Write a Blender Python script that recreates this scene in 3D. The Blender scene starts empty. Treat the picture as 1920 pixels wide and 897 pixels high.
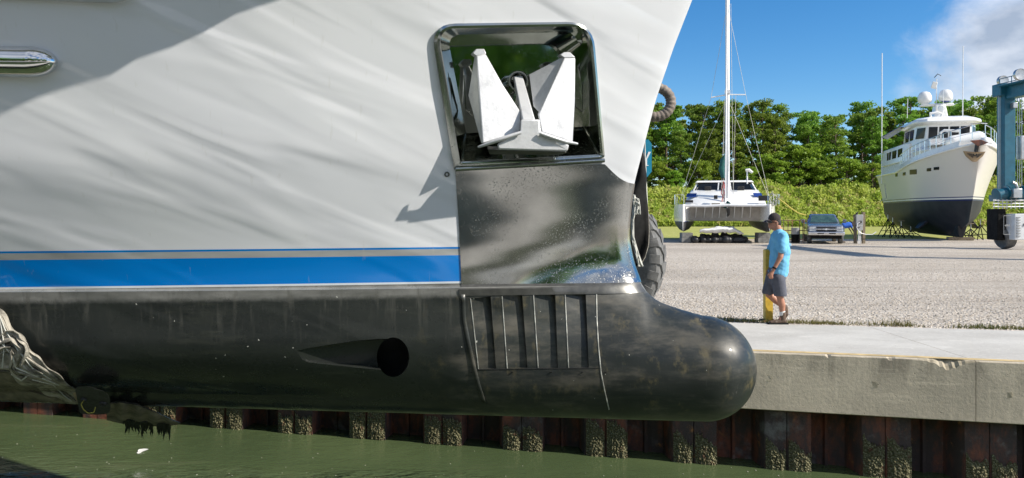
import bpy, bmesh, math, random
import numpy as np
from mathutils import Vector, Matrix
from mathutils.bvhtree import BVHTree
random.seed(7)
R = math.radians
scene = bpy.context.scene
col = scene.collection
# ---------------------------------------------------------------- camera, sky, sun, exposure
EYE = Vector((0, 0, 1.82)); F = 1400.0; HZ = 400.0
cam = bpy.data.cameras.new('camera'); cam_o = bpy.data.objects.new('camera', cam); col.objects.link(cam_o)
cam.sensor_width = 36; cam.lens = F/1920*36; cam.shift_y = -(448.5-HZ)/1920
cam.clip_start = .05; cam.clip_end = 3000
cam_o.location = EYE; cam_o.rotation_euler = (R(90), 0, 0)
scene.camera = cam_o
SUN = Vector((.755, -.30, .585)).normalized()
sun = bpy.data.lights.new('sun', 'SUN'); sun.energy = 4.6; sun.angle = R(.53); sun.color = (1, .93, .82)
sun_o = bpy.data.objects.new('sun', sun); col.objects.link(sun_o)
sun_o.rotation_euler = SUN.to_track_quat('Z', 'Y').to_euler()
scene.view_settings.view_transform = 'Standard'; scene.view_settings.look = 'None'
scene.view_settings.gamma = 1; scene.view_settings.exposure = 0.6
world = bpy.data.worlds.new('World'); scene.world = world; world.use_nodes = True
nt = world.node_tree; nt.nodes.clear(); N = nt.nodes.new; Lk = nt.links.new
wo = N('ShaderNodeOutputWorld'); bg = N('ShaderNodeBackground'); bg.inputs[1].default_value = .10
sky = N('ShaderNodeTexSky'); sky.sky_type = 'NISHITA'; sky.sun_disc = False
sky.sun_elevation = math.asin(SUN.z); sky.sun_rotation = math.atan2(SUN.x, SUN.y)
sky.air_density = 1.0; sky.dust_density = .1; sky.ozone_density = 4; sky.altitude = 600
tc = N('ShaderNodeTexCoord'); nz = N('ShaderNodeTexNoise'); nz.inputs['Scale'].default_value = 4.2
nz.inputs['Detail'].default_value = 8; nz.inputs['Roughness'].default_value = .6; nz.inputs['Distortion'].default_value = .5
mp = N('ShaderNodeMapping'); mp.inputs['Scale'].default_value = (1, 1, 1.9); mp.inputs['Location'].default_value = (.32, .1, .12)
Lk(tc.outputs['Generated'], mp.inputs[0]); Lk(mp.outputs[0], nz.inputs['Vector'])
cd = Vector((985/F, 1, 320/F)).normalized()
dist = N('ShaderNodeVectorMath'); dist.operation = 'DISTANCE'; dist.inputs[1].default_value = cd
Lk(tc.outputs['Generated'], dist.inputs[0])
mr = N('ShaderNodeMapRange'); mr.inputs[1].default_value = .04; mr.inputs[2].default_value = .21; mr.inputs[3].default_value = .34; mr.inputs[4].default_value = -.30
sxyz = N('ShaderNodeSeparateXYZ'); Lk(tc.outputs['Generated'], sxyz.inputs[0])
rearc = N('ShaderNodeMapRange'); rearc.inputs[1].default_value = -.25; rearc.inputs[2].default_value = .15; rearc.inputs[3].default_value = .07; rearc.inputs[4].default_value = 1; Lk(sxyz.outputs[1], rearc.inputs[0])  # unseen clouds behind the camera, added for pale reflections and neutral fill
dmin = N('ShaderNodeMath'); dmin.operation = 'MINIMUM'; Lk(dist.outputs['Value'], dmin.inputs[0]); Lk(rearc.outputs[0], dmin.inputs[1]); Lk(dmin.outputs[0], mr.inputs[0])
ad = N('ShaderNodeMath'); ad.operation = 'ADD'; Lk(nz.outputs[0], ad.inputs[0]); Lk(mr.outputs[0], ad.inputs[1])
cr = N('ShaderNodeMapRange'); cr.interpolation_type = 'SMOOTHSTEP'; cr.inputs[1].default_value = .50; cr.inputs[2].default_value = .82
Lk(ad.outputs[0], cr.inputs[0])
cr2 = N('ShaderNodeMath'); cr2.operation = 'MULTIPLY'; cr2.inputs[1].default_value = .85; Lk(cr.outputs[0], cr2.inputs[0])
nz2 = N('ShaderNodeTexNoise'); nz2.inputs['Scale'].default_value = 9; nz2.inputs['Detail'].default_value = 6; Lk(mp.outputs[0], nz2.inputs['Vector'])
cc = N('ShaderNodeMapRange'); cc.inputs[1].default_value = .36; cc.inputs[2].default_value = .62; Lk(nz2.outputs[0], cc.inputs[0])
cmix = N('ShaderNodeMix'); cmix.data_type = 'RGBA'; cmix.inputs[6].default_value = (3.0, 3.4, 4.1, 1); cmix.inputs[7].default_value = (7.2, 7.3, 7.6, 1)
Lk(cc.outputs[0], cmix.inputs[0])
mx = N('ShaderNodeMix'); mx.data_type = 'RGBA'; Lk(cr2.outputs[0], mx.inputs[0]); Lk(cmix.outputs[2], mx.inputs[7])
sat = N('ShaderNodeHueSaturation'); sat.inputs['Saturation'].default_value = 1.30; sat.inputs['Value'].default_value = 1.0
Lk(sky.outputs[0], sat.inputs['Color']); Lk(sat.outputs[0], mx.inputs[6])
Lk(mx.outputs[2], bg.inputs[0]); Lk(bg.outputs[0], wo.inputs[0])
cy = scene.cycles
cy.max_bounces = 8; cy.glossy_bounces = 5; cy.diffuse_bounces = 3; cy.transmission_bounces = 6; cy.sample_clamp_indirect = 6
cy.use_denoising = True

# ---------------------------------------------------------------- helpers
def ray(px, py): return Vector(((px-960)/F, 1, -(py-HZ)/F))
def P(px, py, Y): return EYE + ray(px, py)*Y
def tag(o, label=None, cat=None, group=None, kind=None):
    for k, v in (('label', label), ('category', cat), ('group', group), ('kind', kind)):
        if v: o[k] = v
    return o
def empty(name, loc=(0,0,0), rz=0, **k):
    o = bpy.data.objects.new(name, None); col.objects.link(o); o.location = loc; o.rotation_euler = (0,0,rz)
    return tag(o, **k)
def copy_tree(o, parent=None):
    c = o.copy(); col.objects.link(c)
    if parent: c.parent = parent
    for ch in list(o.children): copy_tree(ch, c)
    return c
class MB:
    def __init__(s): s.v = []; s.f = []; s.m = []; s.mi = 0
    def add(s, vs, fs):
        b = len(s.v); s.v += [tuple(x) for x in vs]; s.f += [tuple(b+i for i in f) for f in fs]; s.m += [s.mi]*len(fs); return s
    def box(s, c, d, rot=None, taper=1.0):
        hx, hy, hz = d[0]/2, d[1]/2, d[2]/2; c = Vector(c)
        vs = [Vector((x*hx*(taper if z > 0 else 1), y*hy*(taper if z > 0 else 1), z*hz)) for z in (-1,1) for y in (-1,1) for x in (-1,1)]
        if rot is not None: vs = [rot @ v for v in vs]
        return s.add([c+v for v in vs], [(0,2,3,1),(4,5,7,6),(0,1,5,4),(2,6,7,3),(0,4,6,2),(1,3,7,5)])
    def bar(s, a, b, w, h, up=(0,0,1)):
        a, b = Vector(a), Vector(b); d = b-a; q = d.to_track_quat('X', 'Z').to_matrix()
        return s.box((a+b)/2, (d.length, w, h), q)
    def tube(s, pts, r, n=8, cap=True, flat=1.0):
        pts = [Vector(p) for p in pts]; k = len(pts); rs = r if isinstance(r, (list, tuple)) else [r]*k
        d0 = (pts[1]-pts[0]).normalized(); up = Vector((0,0,1)) if abs(d0.z) < .9 else Vector((0,1,0))
        nrm = d0.cross(up).normalized(); vs = []
        for i, p in enumerate(pts):
            d = (pts[min(i+1,k-1)]-pts[max(i-1,0)]).normalized()
            nrm = (nrm - d*nrm.dot(d)).normalized(); b = d.cross(nrm)
            for j in range(n):
                a = 2*math.pi*j/n; vs.append(p + (nrm*math.cos(a) + b*math.sin(a)*flat)*rs[i])
        fs = [(i*n+j, i*n+(j+1)%n, (i+1)*n+(j+1)%n, (i+1)*n+j) for i in range(k-1) for j in range(n)]
        if cap: fs += [tuple(range(n))[::-1], tuple((k-1)*n+j for j in range(n))]
        return s.add(vs, fs)
    def cyl(s, a, b, r, n=16): return s.tube([a, b], r, n)
    def lathe(s, prof, c=(0,0,0), n=24, M=None, cap=True):
        c = Vector(c); vs = []
        for (r, z) in prof:
            for j in range(n):
                a = 2*math.pi*j/n; p = Vector((r*math.cos(a), r*math.sin(a), z))
                if M is not None: p = M @ p
                vs.append(c+p)
        k = len(prof)
        fs = [(i*n+j, i*n+(j+1)%n, (i+1)*n+(j+1)%n, (i+1)*n+j) for i in range(k-1) for j in range(n)]
        if cap: fs += [tuple(range(n))[::-1], tuple((k-1)*n+j for j in range(n))]
        return s.add(vs, fs)
    def prism(s, poly, ext):
        poly = [Vector(p) for p in poly]; ext = Vector(ext); n = len(poly)
        return s.add(poly+[p+ext for p in poly], [tuple(range(n)), tuple(range(2*n-1, n-1, -1))]+[(i, i+n, (i+1)%n+n, (i+1)%n) for i in range(n)])
    def loft(s, rings, closed=True, cap=True):
        n = len(rings[0]); vs = [p for r in rings for p in r]; k = len(rings); m = n if closed else n-1
        fs = [(i*n+j, i*n+(j+1)%n, (i+1)*n+(j+1)%n, (i+1)*n+j) for i in range(k-1) for j in range(m)]
        if cap: fs += [tuple(range(n))[::-1], tuple((k-1)*n+j for j in range(n))]
        return s.add(vs, fs)
    def ball(s, c, r, sc=(1,1,1), n=14, m=9):
        prof = [(math.sin(math.pi*i/m), -math.cos(math.pi*i/m)) for i in range(m+1)]
        prof[0] = (1e-4, -1); prof[-1] = (1e-4, 1)
        M = Matrix.Diagonal((r*sc[0], r*sc[1], r*sc[2]))
        return s.lathe(prof, c, n, M)
    def build(s, name, mats, parent=None, smooth=35, bevel=0, fix=True):
        me = bpy.data.meshes.new(name); me.from_pydata(s.v, [], s.f)
        if not isinstance(mats, (list, tuple)): mats = [mats]
        for m in mats: me.materials.append(m)
        me.polygons.foreach_set('material_index', s.m)
        if fix:
            bm = bmesh.new(); bm.from_mesh(me); bmesh.ops.recalc_face_normals(bm, faces=bm.faces); bm.to_mesh(me); bm.free()
        if smooth:
            me.shade_smooth(); me.set_sharp_from_angle(angle=R(smooth))
        o = bpy.data.objects.new(name, me); col.objects.link(o)
        if parent: o.parent = parent
        if bevel:
            b = o.modifiers.new('b', 'BEVEL'); b.width = bevel; b.segments = 2; b.limit_method = 'ANGLE'; b.angle_limit = R(40)
        return o
def evaluated(o):
    dg = bpy.context.evaluated_depsgraph_get(); dg.update()
    me = bpy.data.meshes.new_from_object(o.evaluated_get(dg)); old = o.data; o.modifiers.clear(); o.data = me
    return o
def boolean(o, cutters):
    for c in cutters:
        m = o.modifiers.new('x', 'BOOLEAN'); m.operation = 'DIFFERENCE'; m.solver = 'EXACT'; m.object = c
        try: m.material_mode = 'TRANSFER'
        except Exception: pass
    evaluated(o)
    for c in cutters: bpy.data.objects.remove(c)
    o.data.shade_smooth(); o.data.set_sharp_from_angle(angle=R(32))
def blob(name, shapes, mat, parent, voxel=.012, smooth=3):
    """one continuous skin over tapered limbs: ((p0),(p1), r0, r1, depth scale)"""
    mb = MB()
    for sh in shapes:
        p0, p1, r0, r1 = Vector(sh[0]), Vector(sh[1]), sh[2], sh[3]; ky = sh[4] if len(sh) > 4 else 1
        d = p1-p0; L = max(d.length, 1e-4); q = d.to_track_quat('Z', 'Y').to_matrix() if d.length > 1e-4 else Matrix.Identity(3)
        prof = []
        for i in range(8): a = -math.pi/2+math.pi/2*i/7; prof.append((max(1e-4, r0*math.cos(a)), r0*math.sin(a)))
        for i in range(8): a = math.pi/2*i/7; prof.append((max(1e-4, r1*math.cos(a)), L+r1*math.sin(a)))
        b = MB().lathe(prof, (0,0,0), 16)
        vs = []
        for v in b.v:
            w = q @ Vector(v); t = max(0, min(1, w.dot(d)/(L*L))); ax = d*t
            w.y = ax.y+(w.y-ax.y)*ky; vs.append(p0+w)
        mb.add(vs, b.f)
    o = mb.build(name, mat, parent, smooth=0)
    m = o.modifiers.new('r', 'REMESH'); m.mode = 'VOXEL'; m.voxel_size = voxel
    s_ = o.modifiers.new('s', 'SMOOTH'); s_.iterations = smooth; s_.factor = .5
    evaluated(o)
    if not o.data.materials: o.data.materials.append(mat)
    o.data.shade_smooth(); return o

# ---------------------------------------------------------------- materials
class Mt:
    def __init__(s, name):
        s.m = bpy.data.materials.new(name); s.m.use_nodes = True; s.t = s.m.node_tree
        s.b = s.t.nodes['Principled BSDF']; s.tc = s.n('ShaderNodeTexCoord')
    def n(s, t, **k):
        x = s.t.nodes.new(t)
        for a, b in k.items(): setattr(x, a, b)
        return x
    def l(s, a, b): s.t.links.new(a, b)
    def noise(s, scale, detail=4, rough=.55, stretch=(1,1,1), rot=(0,0,0), dist=0, coord='Object', vt='POINT'):
        m = s.n('ShaderNodeMapping'); m.vector_type = vt; m.inputs['Scale'].default_value = stretch; m.inputs['Rotation'].default_value = rot
        s.l(s.tc.outputs[coord], m.inputs[0]); x = s.n('ShaderNodeTexNoise'); s.l(m.outputs[0], x.inputs['Vector'])
        x.inputs['Scale'].default_value = scale; x.inputs['Detail'].default_value = detail; x.inputs['Roughness'].default_value = rough; x.inputs['Distortion'].default_value = dist
        return x.outputs[0]
    def voro(s, scale, feature='F1', stretch=(1,1,1), coord='Object'):
        m = s.n('ShaderNodeMapping'); m.inputs['Scale'].default_value = stretch; s.l(s.tc.outputs[coord], m.inputs[0])
        x = s.n('ShaderNodeTexVoronoi', feature=feature); x.inputs['Scale'].default_value = scale; s.l(m.outputs[0], x.inputs['Vector'])
        return x
    def rng(s, src, a, b, c=0., d=1., smooth=True):
        x = s.n('ShaderNodeMapRange'); x.interpolation_type = 'SMOOTHSTEP' if smooth else 'LINEAR'
        s.l(src, x.inputs[0])
        for i, v in enumerate((a, b, c, d)): x.inputs[i+1].default_value = v
        return x.outputs[0]
    def mix(s, fac, a, b, mode='MIX'):
        x = s.n('ShaderNodeMix', data_type='RGBA', blend_type=mode)
        for i, v in ((0, fac), (6, a), (7, b)):
            if isinstance(v, (int, float)): x.inputs[i].default_value = v
            elif isinstance(v, tuple): x.inputs[i].default_value = (*v, 1) if len(v) == 3 else v
            else: s.l(v, x.inputs[i])
        return x.outputs[2]
    def math(s, op, a, b=None):
        x = s.n('ShaderNodeMath', operation=op)
        for i, v in enumerate((a, b)):
            if v is None: continue
            if isinstance(v, (int, float)): x.inputs[i].default_value = v
            else: s.l(v, x.inputs[i])
        return x.outputs[0]
    def set(s, k, v):
        if isinstance(v, (int, float)): s.b.inputs[k].default_value = v
        elif isinstance(v, tuple): s.b.inputs[k].default_value = (*v, 1) if len(v) == 3 else v
        else: s.l(v, s.b.inputs[k])
        return s
    def bump(s, h, strength=.3, dist=.01, to='Normal'):
        x = s.n('ShaderNodeBump'); x.inputs['Strength'].default_value = strength; x.inputs['Distance'].default_value = dist
        s.l(h, x.inputs['Height']); s.l(x.outputs[0], s.b.inputs[to]); return x
def simple(name, c, rough=.5, metal=0, var=.15, scale=3, bump=0, bscale=40, coat=0, spec=None, stretch=(1,1,1)):
    m = Mt(name); f = m.rng(m.noise(scale, 5, .6, stretch), .3, .7)
    lo = tuple(x*(1-var) for x in c); hi = tuple(min(1, x*(1+var)) for x in c)
    m.set('Base Color', m.mix(f, lo, hi)); m.set('Metallic', metal); m.set('Roughness', m.rng(m.noise(scale*3, 3), .3, .7, max(.02, rough*.85), min(1, rough*1.15)))
    if bump: m.bump(m.noise(bscale, 6, .6, stretch), bump, .01)
    if coat: m.set('Coat Weight', coat)
    if spec is not None: m.set('Specular IOR Level', spec)
    return m.m
M = {}
M['white'] = simple('white_gelcoat', (.80,.80,.78), .25, var=.04, coat=.4)
M['cream'] = simple('cream_hull', (.72,.68,.60), .3, var=.04, coat=.4)
M['black'] = simple('black_rubber', (.010,.010,.010), .85, var=.3, bump=.2, spec=.2)
M['dark'] = simple('dark_gap', (.02,.02,.021), .6, var=.2)
M['glass'] = simple('tinted_glass', (.012,.015,.018), .08, var=.2, spec=.3)
M['antifoul_navy'] = simple('navy_antifouling', (.012,.015,.024), .55, var=.3, scale=1.5)
M['antifoul_grey'] = simple('charcoal_antifouling', (.05,.052,.055), .6, var=.3, scale=2)
M['blue_paint'] = simple('blue_hoist_paint', (.006,.10,.16), .45, var=.15, coat=.2)
M['blue_line'] = simple('navy_line_paint', (.02,.05,.22), .3, var=.05)
M['steel'] = simple('galvanised_steel', (.5,.51,.52), .35, .8, var=.15)
M['pipe'] = simple('polished_rail', (.75,.75,.74), .2, .9, var=.08)
M['alu'] = simple('mast_paint', (.78,.79,.8), .35, var=.06)
M['grey'] = simple('grey_plastic', (.30,.31,.32), .5, var=.1)
M['yellow'] = simple('yellow_post_paint', (.62,.42,.05), .5, var=.2, scale=9)
M['wood'] = simple('weathered_timber', (.20,.16,.11), .8, var=.35, scale=6, bump=.4, stretch=(6,6,1))
M['block'] = simple('concrete_block', (.17,.17,.165), .9, var=.25, scale=5, bump=.4)
M['canvas'] = simple('green_canvas', (.01,.09,.085), .8, var=.3, scale=8)
M['tarp'] = simple('white_tarp', (.72,.73,.74), .55, var=.06, scale=3, bump=.5, bscale=4)
M['blacktarp'] = simple('black_tarp', (.016,.017,.02), .45, var=.3, scale=3, bump=.5, bscale=6)
M['rope_yellow'] = simple('yellow_rope', (.62,.52,.12), .8, var=.15)
M['rope'] = simple('line_rope', (.5,.5,.46), .85, var=.2)
M['skin'] = simple('skin', (.42,.20,.13), .5, var=.08, scale=12)
M['skin_dark'] = simple('dark_skin', (.06,.035,.025), .5, var=.1)
M['shirt'] = simple('sky_blue_cotton', (.15,.44,.68), .9, var=.09, scale=7, bump=.6, bscale=9)
M['shirt2'] = simple('royal_blue_cotton', (.02,.11,.50), .85, var=.1, scale=7)
M['shorts'] = simple('slate_cotton', (.085,.09,.115), .9, var=.15, scale=9, bump=.6, bscale=14)
M['boot'] = simple('brown_leather', (.10,.065,.045), .7, var=.3, scale=14)
M['cap'] = simple('charcoal_cap', (.035,.028,.03), .85, var=.2)
M['hair'] = simple('black_hair', (.012,.009,.008), .6, var=.2)
M['sock'] = simple('white_sock', (.7,.69,.66), .9, var=.05)
M['truck'] = simple('blue_grey_car_paint', (.16,.19,.25), .28, .55, var=.06, coat=.8)
M['chrome'] = simple('chrome', (.8,.8,.82), .12, 1, var=.05)
M['lamp'] = simple('headlamp_lens', (.62,.64,.66), .1, .3, var=.2, scale=20, coat=1)
M['dark_steel'] = simple('dark_link_steel', (.05,.05,.05), .5, .3, var=.3, scale=8, bump=.2)

def hull_mat(k, zs):
    """white topsides, blue boot stripes and black bottom, all painted on one hull: zs = levels along z - k*x"""
    m = Mt('yacht_hull_paint'); sp = m.n('ShaderNodeSeparateXYZ'); m.l(m.tc.outputs['Object'], sp.inputs[0])
    h = m.math('SUBTRACT', sp.outputs[2], m.math('MULTIPLY', sp.outputs[0], k))
    white = m.mix(m.rng(m.noise(.8, 3), .3, .7), (.61,.625,.66), (.65,.665,.69))
    blue = (.0,.165,.52); grey = m.mix(m.rng(m.noise(1.2, 4, .6, (1,1,6)), .3, .7), (.26,.27,.27), (.36,.37,.36)); scum = m.mix(m.rng(m.noise(3, 6, .65, (1,1,3)), .3, .7), (.12,.122,.115), (.20,.20,.19))
    # bottom paint: green-black, with drying streaks, algae film and pale specks
    n1 = m.rng(m.noise(1.6, 6, .6, (.5,1,1.3)), .3, .7)
    bott = m.mix(n1, (.014,.017,.0165), (.027,.031,.028))
    bott = m.mix(m.math('MULTIPLY', m.rng(m.noise(7, 6, .7, (1,1,.6)), .52, .74), m.rng(sp.outputs[0], -2.2, -.9)), bott, (.11,.093,.05))
    bott = m.mix(m.math('MULTIPLY', m.rng(m.noise(2.2, 5, .7, (.6,1,2)), .45, .7), m.rng(sp.outputs[0], -1.7, -1.5)), bott, (.080,.075,.062))
    bott = m.mix(m.rng(m.noise(60, 2, .5, (1,1,.12)), .6, .8, 0, .35), bott, (.06,.06,.055))
    c = m.mix(m.math('LESS_THAN', h, zs[5]), scum, bott)
    fade = m.rng(m.math('ADD', h, m.math('MULTIPLY', m.noise(14, 5, .7), .05)), zs[5]-.03+.025, zs[5]+.03+.025)
    c = m.mix(fade, bott, scum)
    c = m.mix(m.math('GREATER_THAN', h, zs[4]), c, (.55,.6,.64))
    c = m.mix(m.math('GREATER_THAN', h, zs[3]), c, blue)
    c = m.mix(m.math('GREATER_THAN', h, zs[2]), c, grey)
    c = m.mix(m.math('GREATER_THAN', h, zs[1]), c, blue)
    c = m.mix(m.math('GREATER_THAN', h, zs[0]), c, white)
    v = m.voro(11, stretch=(1,1,.8)); nzv = m.n('ShaderNodeTexNoise'); nzv.inputs['Scale'].default_value = 40; m.l(m.tc.outputs['Object'], nzv.inputs['Vector']); vadd = m.n('ShaderNodeVectorMath', operation='MULTIPLY_ADD'); vadd.inputs[1].default_value = (.03,.03,.03); m.l(nzv.outputs['Color'], vadd.inputs[0]); m.l(m.tc.outputs['Object'], vadd.inputs[2]); m.l(vadd.outputs[0], v.inputs['Vector']); rnd = m.n('ShaderNodeSeparateColor'); m.l(v.outputs['Color'], rnd.inputs[0])
    spk = m.math('MULTIPLY', m.math('LESS_THAN', v.outputs['Distance'], m.rng(rnd.outputs[1], 0, 1, .02, .085, False)), m.math('GREATER_THAN', rnd.outputs[0], .55))
    under = m.math('LESS_THAN', h, zs[4])
    c = m.mix(m.math('MULTIPLY', m.math('MULTIPLY', m.rng(m.noise(6, 5, .65, (3,3,.22)), .52, .72), m.rng(h, zs[5]-.45, zs[5])), m.math('MULTIPLY', under, .55)), c, (.085,.085,.075))
    c = m.mix(m.math('MULTIPLY', m.rng(m.noise(3, 6, .7, (.25,1,2.4)), .55, .7, 0, .4), under), c, (.055,.058,.045))
    c = m.mix(m.math('MULTIPLY', m.rng(m.noise(9, 3, .5, (2.5,2.5,.12)), .66, .74, 0, .14), m.math('SUBTRACT', 1, under)), c, (.42,.42,.36))
    c = m.mix(m.math('MULTIPLY', m.math('MULTIPLY', spk, under), .75), c, (.5,.5,.45))
    m.set('Base Color', c)
    wet = m.math('ADD', m.rng(m.noise(5, 5, .6), .35, .7, .24, .38), m.rng(sp.outputs[0], -1.7, -1.4, 0, .12))
    isw = m.math('GREATER_THAN', h, zs[4])
    rr = m.n('ShaderNodeMix'); m.l(isw, rr.inputs[0]); m.l(wet, rr.inputs[2]); rr.inputs[3].default_value = .16
    m.set('Roughness', rr.outputs[0]); m.set('Specular IOR Level', .38)
    m.set('Coat Weight', m.math('ADD', .12, m.math('MULTIPLY', isw, .7))); m.set('Coat Roughness', .1)
    # slow bump waves imitating bands of sunlight off the water, orange peel below
    wav = m.rng(m.noise(1.0, 2, .45, (2.3,2.3,.40), (0, R(24), 0), dist=.35, vt='TEXTURE'), .42, .74)
    bp = m.bump(m.math('ADD', m.math('MULTIPLY', wav, 1.0), m.math('MULTIPLY', m.math('MULTIPLY', m.noise(18, 6, .65), under), .035)), .55, .019)
    m.l(bp.outputs[0], m.b.inputs['Coat Normal'])
    return m.m
def stainless(name, rough=.09, tint=(.66,.67,.66), dirt=.5):
    m = Mt(name); m.set('Metallic', 1)
    a = m.rng(m.noise(2.2, 5, .6), .35, .7); m.set('Base Color', m.mix(a, tuple(x*.72 for x in tint), tint))
    n2 = m.noise(70, 4, .7); spots = m.math('MULTIPLY', m.rng(n2, .54, .68), m.rng(m.noise(2.5, 4), .4, .65))
    m.set('Roughness', m.math('ADD', rough, m.math('MULTIPLY', spots, dirt)))
    m.bump(m.math('ADD', m.noise(.9, 1, .4, (1.6,1,.5)), m.math('MULTIPLY', n2, .004)), .35, .02); return m.m
M['plate'] = stainless('polished_stainless_bow_plate', .10, (.48,.475,.45), .45)
M['pocket'] = stainless('polished_stainless_pocket', .05, (.52,.54,.50), .25)
M['frame'] = stainless('brushed_stainless_frame', .14, (.42,.44,.42), .2)
m = Mt('anchor_paint'); f = m.rng(m.noise(9, 6, .65), .45, .75); m.set('Base Color', m.mix(f, (.56,.57,.585), (.44,.45,.465)))
m.set('Metallic', .25); m.set('Roughness', .38); m.bump(m.noise(30, 5), .15, .01); M['anchor'] = m.m
m = Mt('murky_water'); 
w = m.math('ADD', m.noise(2.6, 3, .55, (1,2.4,1), (0,0,R(24))), m.math('MULTIPLY', m.noise(11, 3, .5, (1,2.0,1), (0,0,R(30))), .33))
spx = m.n('ShaderNodeSeparateXYZ'); m.l(m.tc.outputs['Object'], spx.inputs[0])
calm = m.rng(m.math('ADD', spx.outputs[1], m.math('MULTIPLY', m.noise(.5, 2), 1.2)), 10.6, 9.9, .06, 1)
calm2 = m.math('MULTIPLY', calm, m.rng(spx.outputs[0], 0.3, -2.2, .08, 1))
bp = m.bump(w, .55, .12); m.b.inputs['Specular IOR Level'].default_value = .5; bp.inputs['Distance'].default_value = .22; m.l(m.math('ADD', .022, m.math('MULTIPLY', calm2, .98)), bp.inputs['Strength'])
wc = m.mix(m.rng(m.noise(.5, 4), .3, .7), (.056,.080,.036), (.076,.104,.046)); wc = m.mix(m.rng(m.noise(.8, 6, .7, (.5,2.6,1), (0,0,R(12))), .60, .72, 0, .35), wc, (.13,.14,.08)); m.set('Base Color', wc); m.set('Roughness', .04); m.set('IOR', 1.333); M['water'] = m.m
def ground_mat(name, cols, scale, bump=.6):
    m = Mt(name); v = m.voro(scale); sc = m.n('ShaderNodeSeparateColor'); m.l(v.outputs['Color'], sc.inputs[0])
    c = m.mix(m.rng(sc.outputs[0], .0, 1, smooth=False), cols[0], cols[1]); c = m.mix(m.math('GREATER_THAN', sc.outputs[1], .82), c, cols[2])
    c = m.mix(m.rng(m.noise(.35, 5, .6, (.5,1.6,1)), .4, .7, 0, .45), c, cols[3])
    c = m.mix(m.rng(m.noise(.16, 4, .55, (.35,1.5,1), (0,0,R(-10))), .42, .62, 0, .45), c, tuple(x*.66 for x in cols[3]))
    c = m.mix(m.rng(m.noise(.9, 3, .5, (.12,2.2,1), (0,0,R(-8))), .55, .66, 0, .35), c, tuple(x*1.12 for x in cols[1]))
    c = m.mix(m.rng(m.noise(scale*.35, 4, .7), .35, .75, 0, .5), c, tuple(x*.62 for x in cols[0]))
    m.set('Base Color', c); m.set('Roughness', .92)
    m.bump(m.math('ADD', v.outputs['Distance'], m.noise(scale*.3, 4)), bump, .05); return m.m
M['gravel'] = ground_mat('crushed_stone', ((.38,.325,.26),(.60,.53,.445),(.72,.67,.59),(.40,.34,.27)), 24)
M['soil'] = ground_mat('field_soil', ((.10,.11,.04),(.15,.16,.06),(.18,.17,.08),(.11,.12,.045)), 6)
M['lawn'] = ground_mat('mown_grass', ((.30,.32,.06),(.42,.42,.10),(.48,.45,.16),(.36,.38,.08)), 5, .3)
def concrete(name, a, b, line=None, scale=1.0):
    m = Mt(name); c = m.mix(m.rng(m.noise(1.2*scale, 7, .65, (.6,1,1)), .3, .7), a, b)
    c = m.mix(m.rng(m.noise(40, 5, .7), .56, .72, 0, .45), c, tuple(x*.55 for x in a))
    c = m.mix(m.rng(m.noise(3.5, 5, .6, (4,4,.35)), .5, .78, 0, .5), c, tuple(x*1.25 for x in b))
    spz = m.n('ShaderNodeSeparateXYZ'); m.l(m.tc.outputs['Object'], spz.inputs[0])
    c = m.mix(m.math('MULTIPLY', m.rng(m.noise(1.1, 6, .7, (2.2,1,.5)), .45, .65), m.math('MULTIPLY', m.rng(spz.outputs[2], -.5, -.05), m.math('LESS_THAN', spz.outputs[2], -.012))), c, tuple(x*.66 for x in a))  # stains thin out downward, painting the water's bounce light into the face
    c = m.mix(m.rng(m.noise(2.2, 5, .65, (.35,1,7)), .56, .7, 0, .4), c, tuple(x*1.3 for x in b))
    v = m.voro(14); pit = m.rng(v.outputs['Distance'], .05, .11, 1, 0); sc = m.n('ShaderNodeSeparateColor'); m.l(v.outputs['Color'], sc.inputs[0])
    pit = m.math('MULTIPLY', pit, m.math('GREATER_THAN', sc.outputs[0], .62)); c = m.mix(m.math('MULTIPLY', pit, .8), c, (.04,.04,.035))
    m.set('Base Color', c); m.set('Roughness', .88)
    m.bump(m.math('SUBTRACT', m.math('ADD', m.noise(25, 7, .7), m.math('MULTIPLY', m.noise(4, 4), .6)), m.math('MULTIPLY', pit, .8)), .45, .012); return m.m
M['conc_top'] = concrete('walkway_concrete', (.43,.41,.37), (.54,.52,.475))
M['conc_face'] = concrete('beam_concrete', (.45,.395,.31), (.62,.54,.42))
M['conc_chip'] = concrete('broken_concrete', (.36,.31,.22), (.52,.46,.36), scale=6)
M['edge_line'] = simple('faded_yellow_edge_paint', (.52,.39,.19), .8, var=.25, scale=5, bump=.2)
m = Mt('rusty_sheet_steel'); f = m.rng(m.noise(3.2, 7, .7, (1,1,.45)), .42, .66)
c = m.mix(f, (.07,.05,.048), (.26,.085,.048)); c = m.mix(m.rng(m.noise(5, 6, .7), .60, .74), c, (.38,.17,.06)); c = m.mix(m.rng(m.noise(2.3, 5, .6), .58, .72, 0, .6), c, (.26,.25,.24))
m.set('Base Color', c); m.set('Roughness', .8); m.bump(m.noise(16, 7, .7), .6, .03); M['rust'] = m.m
m = Mt('barnacle_crust'); v = m.voro(38); c = m.mix(m.rng(v.outputs['Distance'], .1, .6), (.30,.29,.17), (.12,.11,.055)); c = m.mix(m.rng(m.noise(7, 5, .7), .55, .7), c, (.14,.055,.03))
m.set('Base Color', c); m.set('Roughness', .9); m.bump(m.math('ADD', v.outputs['Distance'], m.noise(14, 6, .7)), .9, .05); M['crust'] = m.m
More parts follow.
